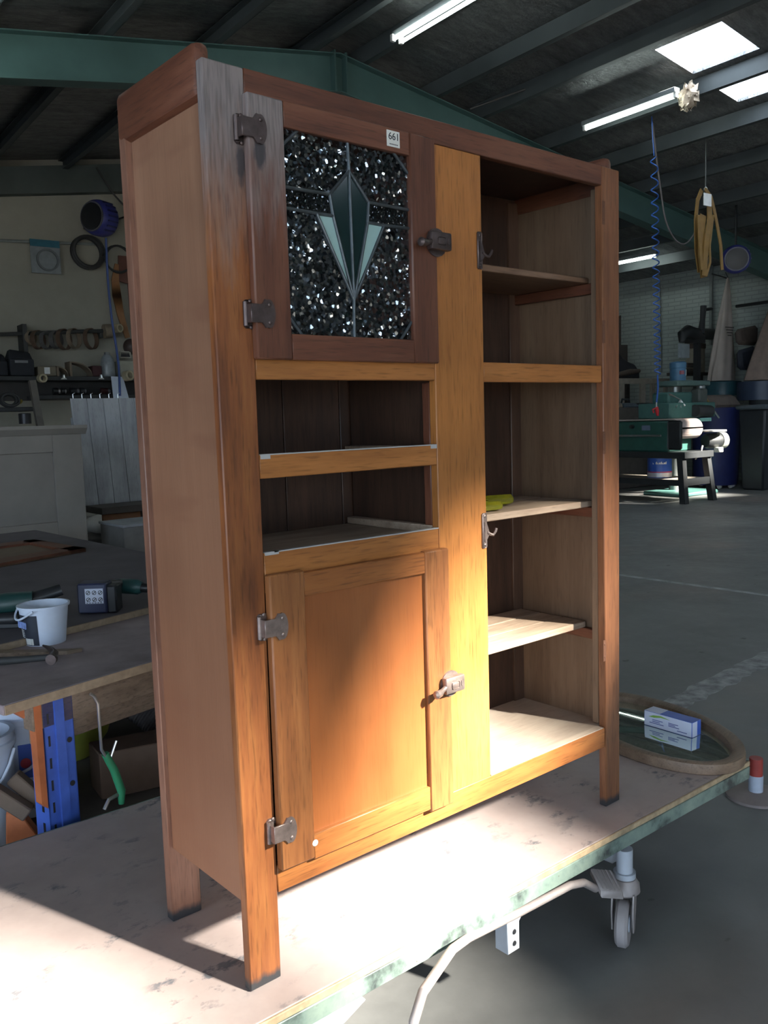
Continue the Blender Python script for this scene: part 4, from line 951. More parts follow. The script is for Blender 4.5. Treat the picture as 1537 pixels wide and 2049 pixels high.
# shelf and its contents
t = thingS('wall_shelf', 'dark wall shelf below the sanding belts', 'shelf', 150, 760, 13.9)
SHK = P('shelf_black', (.03, .032, .034), .6)
obj('board', sbox(-60, 753, 330, 761, 13.5, 14.2), SHK, t)
obj('back_board', sbox(-10, 762, 330, 800, 14.05, 14.19), P('shelf_back', (.045, .042, .04), .7), t)
zs = rect(0, 752, 10, 753, 13.6)[3]
BAGM = P('black_canvas', (.022, .024, .03), .8, bmp=.3, bs_=15)
for x0, x1, y0, lb in ((-40, 15, 702, 'black tool bag at the very left of the shelf'), (18, 68, 698, 'black tool bag beside the small labelled box')):
    t = thingS('tool_bag', lb, 'bag', (x0+x1)/2, 752, 13.7)
    a, c, z0, z1 = rect(x0, y0+20, x1, 752.5, 13.6)
    obj('bag_body', B().box(a, c, 13.55, 13.95, z0, z1, .03, 2), BAGM, t)
    zz = rect(x0, y0, x1, y0+20, 13.6)
    obj('flap', B().hexa([(a, 13.6, z1-.02), (c, 13.6, z1-.02), (c, 13.9, z1-.02), (a, 13.9, z1-.02)], [(a+.04, 13.7, zz[3]), (c-.02, 13.7, zz[3]-.04), (c-.02, 13.8, zz[3]-.04), (a+.04, 13.8, zz[3])], .02), BAGM, t)
    obj('tag', sbox(x0+12, 721, x0+38, 726, 13.53, 13.549, 0), P('tag_grey', (.18, .18, .19), .6), t)
def shelf_thing(name, label, cat, x0, y0, x1, y1, p0, p1, mt, bev=.008):
    a, c, z0, z1 = rect(x0, y0, x1, y1, p0); z0 = zs
    t = thing(name, label, cat, ((a+c)/2, (p0+p1)/2, zs), 'S'); obj('box_body', B().box(a, c, p0, p1, z0, z1, bev), mt, t); return t, (a, c, z0, z1)
t, q_ = shelf_thing('labelled_box', 'small tan box with a white label on the shelf', 'box', 76, 733, 113, 752, 13.6, 13.9, P('tan_box', (.20, .17, .12), .8))
obj('label', sbox(89, 735, 100, 748, 13.585, 13.599, 0), WHITE, t)
for x0, x1, y0, lb, mi in ((112, 135, 733, 'curved sanding belt standing on the shelf, the smaller', 0), (138, 183, 724, 'large curved sanding belt standing on the shelf', 0)):
    a, c, z0, z1 = rect(x0, y0, x1, 752, 13.65); n_ = 14; b = B(); hh_ = z1-zs
    pts = [(a+(c-a)*(i/n_), zs+hh_*math.sqrt(max(0, 1-(i/n_)**2.2))) for i in range(n_+1)]
    pts[-1] = (c, zs+.01)
    for i in range(n_): b.prism([(pts[i][0], 13.6, pts[i][1]), (pts[i+1][0], 13.6, pts[i+1][1]), (pts[i+1][0], 13.6, pts[i+1][1]-.02), (pts[i][0], 13.6, pts[i][1]-.02)], (0, .25, 0))
    b.prism([(a, 13.6, zs), (a+.03, 13.6, zs), (a+.03, 13.6, zs+hh_), (a, 13.6, zs+hh_)], (0, .25, 0))
    obj('belt_roll', b, BELT[mi], frame='S', label=lb, cat='sanding belt', base=((a+c)/2, 13.7, zs))
shelf_thing('maroon_box', 'low maroon box on the shelf left of the jar', 'box', 185, 732, 204, 752, 13.6, 13.9, P('maroon', (.06, .02, .022), .7))
a, c, z0, z1 = rect(206, 704, 234, 752, 13.6); cx = (a+c)/2; rj = (c-a)/2
t = thing('plastic_jar', 'translucent white plastic jar on the shelf', 'jar', (cx, 13.6+rj, zs), 'S')
obj('jar_body', B().lathe([(0, 0), (rj*.95, 0), (rj, .02), (rj, (z1-zs)*.55), (rj*.85, (z1-zs)*.75), (rj*.45, (z1-zs)*.9), (0, (z1-zs)*.9)], (cx, 13.6+rj, zs), (0, 0, 1), 24), P('jar_plastic', (.28, .30, .31), .3, var=.2), t)
obj('cap', B().cyl((cx, 13.6+rj, zs+(z1-zs)*.88), (cx, 13.6+rj, z1), rj*.4), P('cap_grey', (.2, .2, .2), .5), t)
t, q_ = shelf_thing('cream_box', 'cream box with a dark printed word on the shelf', 'box', 240, 722, 290, 748, 13.55, 13.9, P('cream_card', (.36, .35, .28), .7))
lb_ = obj('printed_label', sbox(241, 703, 262, 716, 13.56, 13.58, 0), P('print_paper', (.42, .40, .33), .7), t)
b = B()
a, c, z0, z1 = rect(243, 705, 260, 714, 13.54)
for i in range(6): b.tube([(a+(c-a)*i/6, 13.555, z0), (a+(c-a)*(i+.5)/6, 13.555, z1), (a+(c-a)*(i+.9)/6, 13.555, z0)], .010, 4)
obj('word', b, INK, lb_)
c = SP(264, 695, 13.7); k = pxm(264, 695, 13.7)
obj('wooden_ball', B().lathe([(0, -.02), (13*k, -.015), (16*k, .06), (13*k, .16), (5*k, .2), (0, .2)], tuple(c), (-.5, -.85, .1), 24), P('dark_turned_wood', (.05, .032, .026), .5), frame='S', label='round dark wooden bowl leaning above the cream box', cat='bowl')
roll(84, 757, 13.35, 8.5, (.15, -1, 0), 'masking tape roll hanging under the shelf at left'); roll(256, 752, 13.3, 10, (.35, -.9, .1), 'masking tape roll nearest the cabinet, hanging under the shelf')
for px, lb in ((128, 'steel bulldog clip under the shelf, left one'), (203, 'steel bulldog clip under the shelf, right one')):
    c = SP(px, 756, 13.47); k = pxm(px, 756, 13.47)
    b = B().prism([(c.x-6*k, c.y, c.z-3*k), (c.x+6*k, c.y, c.z-3*k), (c.x+4*k, c.y, c.z), (c.x-4*k, c.y, c.z)], (0, .02, 0)).tube([(c.x-1.5*k, c.y+.01, c.z), (c.x-1*k, c.y+.01, c.z+6*k), (c.x+1*k, c.y+.01, c.z+6*k), (c.x+1.5*k, c.y+.01, c.z)], .012, 5)
    obj('bulldog_clip', b, STEEL, frame='S', label=lb, cat='clip', group='bulldog clips under the shelf')
a1_ = [SP(222, 753, 13.45), SP(246, 754, 13.45), SP(258, 797, 13.40), SP(227, 798, 13.40)]
obj('paper_sheet', B().prism(a1_, (0, .004, 0)), P('paper_white', (.62, .68, .78), .7, var=.03), frame='S', label='white paper sheet hanging under the shelf beside the blue cord', cat='paper')
# lower shelves
t = thingS('lower_shelf', 'dark lower shelf with small tools above the plank panel', 'shelf', 150, 795, 13.9)
obj('board', sbox(70, 790, 330, 797, 13.6, 14.15), SHK, t)
zs2 = rect(100, 789, 120, 790, 13.65)[3]
for i, (x0, x1, h, lb) in enumerate(((108, 122, 9, 'small steel-ended tool on the lower shelf, leftmost'), (124, 134, 7, 'small steel-ended tool on the lower shelf, second'), (142, 160, 12, 'black tool lying on the lower shelf'), (162, 174, 14, 'black tool with pale cap on the lower shelf'), (204, 222, 13, 'dark red tool on the lower shelf beside the paper'))):
    a, c, z0, z1 = rect(x0, 790-h, x1, 790, 13.7)
    t = thing('small_tool', lb, 'tool', ((a+c)/2, 13.75, zs2), 'S')
    obj('tool_body', B().tube([(a, 13.75, zs2+.05), (a+(c-a)*.7, 13.75, zs2+.05)], .05, 10), [BLACK, BLACK, BLACK, BLACK, P('tool_maroon', (.07, .02, .02), .5)][i], t)
    obj('tool_end', B().tube([(a+(c-a)*.7, 13.75, zs2+.05), (c, 13.75, zs2+.05)], .035, 10), STEEL if i < 2 else P('tool_grey', (.15, .15, .16), .5), t)
t = thingS('side_shelf', 'dark left shelf on a slanted wooden post', 'shelf', 40, 822, 12.5)
obj('board', sbox(-60, 815, 80, 823, 12.3, 12.9), SHK, t)
a_, c_ = SP(64, 762, 12.3), SP(80, 850, 12.2)
obj('post', B().tube([a_, c_, c_+(c_-a_)*2.2], .06, 4), P('grey_post', (.13, .115, .10), .8), t)
coil(15, 801, 12.35, 12, .02, CABLE, 'dark coiled cable lying on the left shelf', 4, 'cable coil', 1.3, 'cable_coil')
c = SP(40, 803, 12.3); k = pxm(40, 803, 12.3); b = B()
obj('yellow_knob', b.lathe([(4*k, -.03), (5.5*k, 0), (4*k, .03), (2*k, .05), (2*k, -.05)], tuple(c), (.2, -1, .1), 6, closed=True), P('knob_yellow', (.5, .38, .06), .5), frame='S', label='small yellow knob on the left shelf', cat='knob')
c = SP(50, 838, 12.6); k = pxm(50, 838, 12.6)
obj('paint_tin', B().lathe([(0, 0), (12*k, 0), (12*k, 20*k), (11*k, 21*k), (0, 20.5*k)], (c.x, c.y, c.z-10*k), (0, 0, 1), 20), P('tin_dark', (.06, .06, .065), .4, .5), frame='S', label='dark tin below the left shelf', cat='tin')
# hooks along the top of the plank panel
for i in range(6):
    px = 148+i*18; c = WY(px, 793, YG+.04)
    obj('wire_hook', B().tube([(c.x, YG+.06, c.z-.03), (c.x-.004, YG+.055, c.z+.02), (c.x+.012, YG+.05, c.z+.03)], .004, 5), STEEL, PN)

# ================================================================== LAMPS
TUBE = P('lit_tube', (.9, .95, .93), .4, emit=(.86, 1.0, .95), estr=9.0); HOUS = P('lamp_housing', (.22, .24, .25), .5)
def batten(px0, px1, q, label, twin, z_off=-.26, p_far=None):
    # tube parallel to the purlins
    zz = roofz(q)+z_off
    def hit(px): 
        d = ray(*px); tt = (zz-CAM.z)/d.z; return sh(CAM+d*tt)
    a, c = px0, px1
    t = thing('fluorescent_light', label, 'light', (q, (a+c)/2, zz), 'S')
    obj('housing', B().box(q-.05, q+.05, a-.04, c+.04, zz+.03, zz+.09, .006), HOUS, t)
    for dx in ((-.055, .055) if twin else (0,)):
        obj('tube', B().cyl((q+dx, a, zz), (q+dx, c, zz), .019 if twin else .024, 14), TUBE, t)
        obj('tube_cap', B().box(q+dx-.024, q+dx+.024, a-.04, a, zz-.024, zz+.05, .004), WHITE, t); obj('tube_cap', B().box(q+dx-.024, q+dx+.024, c, c+.04, zz-.024, zz+.05, .004), WHITE, t)
def hitz(px, py, z): d = ray(px, py); return sh(CAM+d*((z-CAM.z)/d.z))
l1a, l1b = hitz(797, 80, 5.42), hitz(988, -8, 5.42)
batten(l1b.y-.1, l1a.y, l1a.x, 'twin fluorescent light near the roof ridge, top centre', True, 5.42-roofz(l1a.x))
l2a, l2b = hitz(1173, 257, 5.05), hitz(1366, 198, 5.05)
batten(l2b.y, l2a.y, l2a.x, 'single fluorescent light running to the skylight', False, 5.05-roofz(l2a.x))
l3 = SP(1255, 456, 11.8); batten(l3.y, l3.y+1.3, l3.x, 'short visible twin fluorescent light low at right, near the cabinet', True, l3.z-roofz(l3.x))
l4a, l4b = SQ(1313, 512, 14.4), SQ(1232, 524, 14.4)
batten(l4a.y, l4b.y+.2, 14.4, 'fluorescent light along the brick wall behind the blue coiled hose', False, l4a.z-roofz(14.4))
batten(7.0, 8.5, 1.8, 'fluorescent light beyond the left picture edge, close to the green rafter', True, -.42)
for q, p in ((3.0, .5), (9.0, 1.0), (13.0, 3.0)): batten(p, p+1.5, q, 'added fluorescent fill light, unseen, over bay %s' % {3.0: 'left', 9.0: 'middle', 13.0: 'right'}[q], True, -.35)  # lamps added out of view to brighten the floor

# ================================================================== RIGHT SIDE
DG = P('machine_green', (.022, .085, .068), .45, var=.15); DGD = P('machine_black', (.02, .022, .024), .5)
BS = thing('belt_sander', 'dark green belt sander machine on black steel legs, right of the cabinet', 'sander', (11.9, 8.8, 0), 'S')
sx0, sx1, sp0, sp1 = 11.55, 12.25, 7.95, 10.1
zb0, zb1 = SQ(1370, 905, 11.55).z, SQ(1385, 838, 11.55).z
for q, p, dq, dp_ in ((sx0+.03, sp0+.08, -.05, -.10), (sx1-.03, sp0+.08, .05, -.10), (sx0+.03, sp1-.08, -.05, .08), (sx1-.03, sp1-.08, .05, .08)):
    s = .05
    obj('leg', B().hexa([(q+dq-s, p+dp_-s, 0), (q+dq+s, p+dp_-s, 0), (q+dq+s, p+dp_+s, 0), (q+dq-s, p+dp_+s, 0)], [(q-s, p-s, zb0), (q+s, p-s, zb0), (q+s, p+s, zb0), (q-s, p+s, zb0)]), DGD, BS)
obj('stretcher', B().box(sx0-.02, sx0+.02, sp0, sp1, .27, .36), DGD, BS); obj('stretcher', B().box(sx1-.02, sx1+.02, sp0, sp1, .27, .36), DGD, BS)
obj('stretcher', B().box(sx0, sx1, sp0-.02, sp0+.03, .27, .38), DGD, BS)
obj('lower_shelf', B().box(sx0+.02, sx1-.02, sp0+.1, sp1-.05, .33, .36), P('dusty_shelf', (.26, .22, .18), .8), BS)
obj('stand_top', B().box(sx0-.03, sx1+.03, sp0-.03, sp1+.03, zb0-.1, zb0, .005), DGD, BS)
obj('body', B().box(sx0, sx1-.1, sp0+.28, sp1, zb0, zb1-.03, .02), DG, BS)
obj('side_cover', B().box(sx0-.012, sx0, sp0+.30, sp1-.02, zb0+.02, (zb0+zb1)/2, .004), DG, BS)
c = Vector(((sx0+sx1)/2, sp0+.22, zb1-.14)); rd = .14
obj('end_drum', B().cyl((sx0+.02, sp0+.22, zb1-.16), (sx1-.1, sp0+.22, zb1-.16), .125, 24), DGD, BS)
bpf = []
bw0, bw1 = sx0+.02, sx1-.12
b = B(); path = [(sp1, zb1-.012)]+[(sp0+.22-.15*math.sin(a_), zb1-.162+.15*math.cos(a_)) for a_ in [i*math.pi/12 for i in range(13)]]
for i in range(len(path)-1):
    (p_a, z_a), (p_b, z_b) = path[i], path[i+1]
    b.hexa([(bw0, p_a, z_a), (bw1, p_a, z_a), (bw1, p_a, z_a+.012), (bw0, p_a, z_a+.012)], [(bw0, p_b, z_b), (bw1, p_b, z_b), (bw1, p_b, z_b+.012), (bw0, p_b, z_b+.012)])
bmesh.ops.remove_doubles(b.bm, verts=b.bm.verts, dist=.0005)
obj('abrasive_belt', b, P('belt_pink', (.45, .36, .33), .9), BS)
obj('end_cover', B().box(sx0-.01, sx0+.02, sp0+.05, sp0+.30, zb0+.03, zb1-.02, .03), DGD, BS)
obj('lever', B().tube([(sx0-.03, sp0+.40, (zb0+zb1)/2), (sx0-.03, sp0+1.25, (zb0+zb1)/2+.0)], .018, 8), STEEL, BS)
obj('knob', B().cyl((sx0-.06, sp0+.95, zb1-.11), (sx0, sp0+.95, zb1-.11), .03), DGD, BS)
obj('warning_sticker', B().box(sx0-.004, sx0, sp0+1.28, sp0+1.40, zb1-.17, zb1-.08), P('sticker_yellow', (.45, .45, .05), .5), BS)
obj('badge', B().box(sx0-.004, sx0, sp0+.62, sp0+.78, zb1-.17, zb1-.09), P('badge_grey', (.12, .15, .22), .5), BS)
MOT = P('motor_cream', (.55, .56, .50), .5)
mo = obj('motor', B().lathe([(0, 0), (.10, 0), (.12, .05), (.12, .26), (.09, .32), (0, .32)], (sx1+.02, sp0+.12, zb0+.14), (1, -.25, 0), 20), DGD, BS)
obj('motor_cap', B().lathe([(0, 0), (.13, 0), (.13, .10), (.10, .13), (0, .13)], (sx1+.30, sp0+.06, zb0+.14), (1, -.25, 0), 20), MOT, mo)
obj('work_table', B().lathe([(0, 0), (.19, 0), (.19, .025), (0, .03)], (sx1+.1, sp0+.02, zb0+.29), (0, 0, 1), 24), P('cast_table', (.5, .5, .48), .5), BS)
obj('switch_box', B().box(sx1+.1, sx1+.22, sp0-.08, sp0+.02, zb0-.04, zb0+.04, .01), MOT, BS)
cable('power_cable', [(1406, 892, 8.0), (1402, 905, 8.0), (1392, 918, 8.2)], .014, P('cable_grey', (.3, .28, .28), .6), 'short grey power cable hanging from the belt sander motor')
# paint tin on the shelf
tx_ = SQ(1320, 930, 11.9)
t = thing('paint_tin', 'blue and white paint tin on the shelf under the belt sander', 'tin', (11.9, tx_.y, .36), 'S')
k = .0079; R_t = .19; h_t = .36
obj('tin_body', B().lathe([(0, 0), (R_t, 0), (R_t, h_t), (R_t*.95, h_t+.01), (0, h_t)], (11.9, tx_.y, .361), (0, 0, 1), 32), P('tin_blue', (.03, .10, .42), .35), t)
obj('tin_band', B().lathe(ring_prof(R_t-.002, R_t+.003, .01, .08), (11.9, tx_.y, .361), (0, 0, 1), 32, closed=True), P('tin_band', (.62, .60, .60), .4, .3), t, label='silver band with a red line')
obj('red_line', B().lathe(ring_prof(R_t-.001, R_t+.0035, .085, .10), (11.9, tx_.y, .361), (0, 0, 1), 32, closed=True), P('tin_red', (.5, .05, .08), .4), t)
b = B(); cv = Vector((11.9, tx_.y, 0)); vd = (Vector((0, 0, 0))-Vector((11.9, tx_.y, 0))).normalized(); sv = Vector((vd.y, -vd.x, 0))
for i in range(9):
    a_ = R(-30+i*7.5); d = vd*math.cos(a_)+sv*math.sin(a_)*-1; w_ = Vector((-d.y, d.x, 0))
    if i == 1: continue
    b.prism([tuple(cv+d*R_t+w_*u+Vector((0, 0, .36+z))) for u, z in ((-.010, .22), (.010, .22), (.010, .225+.02*((i*7) % 3)), (-.010, .25))], d*.003)
obj('tin_print', b, WHITE, t)
# mill drill behind the sander
MD = thing('mill_drill', 'green mill drill with a blue motor standing behind the belt sander', 'drill press', (13.2, 8.9, 0), 'S')
md = SP(1355, 800, 9.3)
def mp(px, py, p): return SP(px, py, p)
base = hitz(1398, 990, 0)
bx, by = base.x-.25, base.y+.25
MGR = P('mill_green', (.055, .14, .125), .5); MBL = P('motor_blue', (.06, .16, .27), .45)
kk_ = pxm(1380, 800, by)
cx_ = SP(1372, 800, by).x
obj('base', B().box(cx_-.55, cx_+.45, by-.35, by+.45, 0, .07, .02), MGR, MD)
obj('column', B().cyl((cx_, by+.2, .07), (cx_, by+.2, SP(1350, 770, by).z), .10, 20), P('column_steel', (.32, .33, .31), .35, .7), MD)
a, c, z0, z1 = rect(1318, 806, 1400, 836, by-.1); obj('table', B().box(a, c+.15, by-.3, by+.3, z0, z1, .01), MGR, MD)
a, c, z0, z1 = rect(1324, 785, 1392, 815, by); hd = obj('head', B().box(a, c, by-.14, by+.2, z0, z1, .03), MGR, MD)
a, c, z0, z1 = rect(1338, 762, 1404, 773, by); obj('belt_guard', B().box(a, c, by-.18, by+.25, z0, z1, .02), P('guard_green', (.09, .15, .14), .5), MD)
a, c, z0, z1 = rect(1341, 724, 1372, 763, by); cm, rm = (a+c)/2, 15.5*pxm(1356, 745, by)
mo = obj('motor', B().lathe([(0, 0), (rm, 0), (rm, (z1-z0)*.66), (rm*1.06, (z1-z0)*.68), (rm*1.06, (z1-z0)*.94), (rm*.9, z1-z0), (0, z1-z0)], (cm, by, z0), (0, 0, 1), 28), MBL, MD, label='blue electric motor')
obj('nameplate', B().prism([(cm-rm*.7, by-rm*.98, z0+.11), (cm-rm*.05, by-rm*1.0, z0+.11), (cm-rm*.05, by-rm*1.0, z0+.17), (cm-rm*.7, by-rm*.98, z0+.17)], (0, .1, 0)), P('plate_red', (.3, .10, .12), .5), mo)
obj('rating_plate', B().prism([(cm+rm*.35, by-rm*.97, z0+.09), (cm+rm*.6, by-rm*.85, z0+.09), (cm+rm*.6, by-rm*.85, z0+.19), (cm+rm*.35, by-rm*.97, z0+.19)], (0, .1, 0)), WHITE, mo)
sp_ = SP(1402, 795, by-.1)
obj('spindle', B().cyl((sp_.x, by-.1, SP(1402, 815, by).z), (sp_.x, by-.1, SP(1402, 772, by).z), .055, 16, .07), P('spindle_steel', (.35, .36, .35), .35, .7), MD)
obj('drawbar', B().tube([SP(1409, 782, by), SP(1411, 760, by)], .016, 8), P('drawbar', (.3, .4, .45), .4, .5), MD)
hb_ = SP(1362, 800, by-.25)
for d_ in ((-22, -10), (-10, 13), (0, 14), (8, 10)):
    obj('feed_handle', B().tube([hb_, SP(1362+d_[0]*.85, 800+d_[1], by-.3), SP(1362+d_[0], 800+d_[1]*1.1, by-.3)], [.012, .012, .018], 8), STEEL, MD)
obj('lever', B().tube([SP(1411, 795, by-.2), SP(1424, 815, by-.2)], .022, 8), P('lever_yellow', (.42, .28, .10), .5), MD)
obj('lever_rod', B().tube([SP(1424, 815, by-.2), SP(1439, 836, by-.2)], .014, 8), STEEL, MD)
obj('grinder', B().cyl(SP(1390, 822, by-.35), SP(1420, 823, by-.35), .10, 20), P('roller_dark', (.06, .06, .065), .35, .4), MD)
obj('side_tray', sbox(1402, 836, 1424, 843, by-.4, by-.2), P('tray_teal', (.25, .55, .50), .5), MD)
obj('gearbox', B().box(sp_.x-.30, sp_.x-.05, by-.28, by-.10, SP(1380, 812, by).z, SP(1380, 778, by).z, .03), P('cast_dark', (.06, .07, .065), .5), MD)
# orange-pink bins
def drum(name, label, px, py_b, pxw, py_t, mt, taper=1.0, extra=None):
    pass
BLB = P('bin_blue', (.02, .026, .11), .4); BLK = P('bin_black', (.018, .02, .026), .4)
bc = hitz(1432, 975, 0); k = pxm(1432, 880, bc.y); rB = 47*k; hB = SP(1432, 816, bc.y).z
t = thing('blue_bin', 'big dark blue plastic bin on small wheels behind the belt sander', 'bin', (bc.x, bc.y, 0), 'S')
obj('tub', B().lathe([(0, .06), (rB*.86, .06), (rB*.9, .10), (rB, hB-.03), (rB*1.03, hB), (rB*.96, hB), (rB*.85, .12), (0, .12)], (bc.x, bc.y, 0), (0, 0, 1), 32), BLB, t)
for a_ in (225, 270, 315, 90): obj('wheel', B().cyl((bc.x+rB*.7*math.cos(R(a_))-.02, bc.y+rB*.7*math.sin(R(a_)), .04), (bc.x+rB*.7*math.cos(R(a_))+.02, bc.y+rB*.7*math.sin(R(a_)), .04), .04, 12), WHITE, t)
bc2 = hitz(1512, 985, 0); k = pxm(1512, 880, bc2.y); wB = 36*k; hB2 = SP(1512, 812, bc2.y).z
t = thing('black_bin', 'large black wheelie bin with a grey lid at the right edge', 'bin', (bc2.x+.2, bc2.y+.3, 0), 'S')
x0 = SP(1476, 900, bc2.y+.5).x; x1, y0, y1 = x0+.6, bc2.y, bc2.y+.5
obj('tub', B().hexa([(x0+.06, y0+.05, 0), (x1-.06, y0+.05, 0), (x1-.06, y1-.05, 0), (x0+.06, y1-.05, 0)], [(x0, y0, hB2-.06), (x1, y0, hB2-.06), (x1, y1, hB2-.06), (x0, y1, hB2-.06)], .03), BLK, t)
obj('lid', B().box(x0-.04, x1+.04, y0-.05, y1+.04, hB2-.06, hB2+.02, .025), P('bin_lid', (.07, .085, .10), .4), t)
# teal dust extractor with calico bag
DE = thing('dust_extractor', 'teal drum dust extractor with a hanging calico bag', 'extractor', (15.4, 9.78, 0), 'S')
pD = 9.78-.385
rm = 37*pxm(1443, 777, 9.78); pD = 9.78-rm; a, c, z0, z1 = rect(1406, 763, 1480, 792, 9.78-rm*.5); cm = SP(1443, 777, 9.78).x
obj('drum', B().lathe([(0, 0), (rm, 0), (rm, z1-z0-.03), (rm*1.03, z1-z0), (rm*.97, z1-z0), (0, z1-z0-.02)], (cm, pD+rm, z0), (0, 0, 1), 32), P('extractor_teal', (.035, .10, .13), .35), DE, label='teal steel drum')
obj('stand', B().cyl((cm, pD+rm, 0), (cm, pD+rm, z0), rm*.55, 24), P('stand_dark', (.05, .055, .06), .6), DE)
CAL = P('calico', (.46, .40, .36), .85, var=.1, vs=3)
top = SP(1457, 556, pD+rm)
b = B(); n = 40; rows = 14; rr = []
zT, zB = top.z, z1+.015
prof_c = []
for j in range(rows+1):
    t_ = j/rows; z = zT+(zB-zT)*t_; ring = []
    cxj = top.x+(cm-top.x)*t_
    rad_ = .03+(rm*.98-.03)*(t_**.85)
    for i in range(n):
        a_ = 2*math.pi*i/n; f_ = 1+.13*math.sin(a_*5+1.0)*math.sin(math.pi*min(1, t_*1.1))+.07*math.sin(a_*9+t_*3)*t_
        if j == rows: f_ *= .97
        ring.append(b.bm.verts.new((cxj+rad_*f_*math.cos(a_), pD+rm+rad_*f_*.55*math.sin(a_), z)))
    rr.append(ring)
for j in range(rows):
    for i in range(n): b.bm.faces.new((rr[j][i], rr[j][(i+1) % n], rr[j+1][(i+1) % n], rr[j+1][i]))
b.bm.faces.new(rr[0]); b.bm.faces.new(rr[-1])
bag = obj('dust_bag', b, CAL, DE, label='pale calico bag')
a, c, z0_, z1_ = rect(1452, 655, 1468, 671, pD+rm*.5)
b = B()
for i in range(4): b.tube([(a+(c-a)*.1*i, pD+rm*.5, z1_-.05*i), (c-(c-a)*.1*i, pD+rm*.5, z1_-.05*i)], .012, 4)
obj('bag_print', b, P('faded_print', (.12, .11, .10), .8), bag)
obj('bag_string', B().tube([top, SP(1452, 545, pD+rm*.9)], .008, 5), CABLE, DE)
# second bag at the right edge
DE2 = thing('dust_extractor', 'second dust extractor, its reddish-brown bag cut off by the right edge', 'extractor', (15.1, 8.6, 0), 'S')
pD2 = 8.25
rm2 = 46*pxm(1524, 777, 8.8); pD2 = 8.8-rm2*.7; a, c, z0, z1 = rect(1478, 762, 1570, 800, 8.6); cm2 = SP(1524, 777, 8.8).x
obj('drum', B().lathe([(0, 0), (rm2, 0), (rm2, z1-z0), (0, z1-z0)], (cm2, pD2+rm2*.7, z0), (0, 0, 1), 28), P('extractor_navy', (.03, .045, .085), .4), DE2)
obj('stand', B().cyl((cm2, pD2+rm2*.7, 0), (cm2, pD2+rm2*.7, z0), rm2*.5, 20), P('stand_dark2', (.05, .055, .06), .6), DE2)
b = B(); rr = []; tp = SP(1556, 590, 8.8)
for j in range(11):
    t_ = j/10; z = tp.z+(z1+.02-tp.z)*t_; cxj = tp.x+(cm2-tp.x)*t_; rad_ = .06+(rm2*.97-.06)*t_**.8
    rr.append([b.bm.verts.new((cxj+rad_*(1+.1*math.sin(i*.9+2))*math.cos(2*math.pi*i/32), pD2+rm2*.7+rad_*.6*math.sin(2*math.pi*i/32), z)) for i in range(32)])
for j in range(10):
    for i in range(32): b.bm.faces.new((rr[j][i], rr[j][(i+1) % 32], rr[j+1][(i+1) % 32], rr[j+1][i]))
b.bm.faces.new(rr[0]); b.bm.faces.new(rr[-1])
obj('dust_bag', b, P('brown_calico', (.21, .155, .13), .85), DE2)
# timber frame and bench along the brick wall
FT = P('pale_frame_timber', (.27, .235, .19), .75)
pB = 10.9
TF = thing('slatted_trestle', 'pale slatted timber frame standing behind the sander', 'frame', tuple(SP(1290, 810, pB)), 'S')
a, c, z0, z1 = rect(1190, 757, 1345, 768, pB); obj('frame_rail', B().box(a, c, pB, pB+.08, z0, z1, .004), FT, TF)
zf0 = SP(1290, 813, pB).z
for x0, x1 in ((1241, 1251), (1284, 1293), (1305, 1312), (1332, 1337)):
    a_, c_, _, _ = rect(x0, 770, x1, 812, pB); obj('frame_slat', B().box(a_, c_, pB+.01, pB+.06, zf0, z0, .003), FT, TF)
a, c, z0b, z1b = rect(1190, 809, 1345, 814, pB); obj('frame_rail', B().box(a, c, pB, pB+.08, z0b, z1b, .004), FT, TF)
a, c, z0, z1 = rect(1190, 815, 1345, 824, pB-.5)
obj('tool_bench', B().box(a, c, pB-.6, pB+.5, 0, z1, .02), P('bench_dark', (.07, .06, .055), .8), frame='S', label='dark low workbench behind the sander, under the timber frame', cat='bench')
zbt = z1
for i, (x0, x1, y0, mt_, lb) in enumerate(((1236, 1248, 812, P('ply_scrap', (.24, .19, .14), .8), 'pale board offcut on the dark bench'), (1250, 1285, 806, P('tool_bluegrey', (.07, .09, .11), .5), 'blue-grey hand machine on the dark bench'), (1285, 1308, 810, DGD, 'black tool on the dark bench beside the red nozzle'), (1318, 1340, 816, P('red_box', (.18, .035, .03), .6), 'dark red box on the bench behind the nozzle'))):
    a, c, z0, z1 = rect(x0, y0, x1, 825, pB-.55)
    t = thing('bench_item', lb, 'tool' if i in (1, 2) else 'box', ((a+c)/2, pB-.45, zbt), 'S')
    obj('item_body', B().hexa([(a, pB-.55, zbt), (c, pB-.55, zbt), (c, pB-.2, zbt), (a, pB-.2, zbt)], [(a+.05*(i == 1), pB-.52, max(z1, zbt+.08)), (c-.15*(i == 1), pB-.52, max(z1, zbt+.08)), (c-.15*(i == 1), pB-.25, max(z1, zbt+.08)), (a+.05*(i == 1), pB-.25, max(z1, zbt+.08))], .015), mt_, t)
    if i == 1: obj('item_handle', B().tube([(a+.1, pB-.4, z1), (a+.12, pB-.4, z1+.07), (c-.2, pB-.4, z1+.07), (c-.18, pB-.4, z1)], .02, 8), DGD, t)
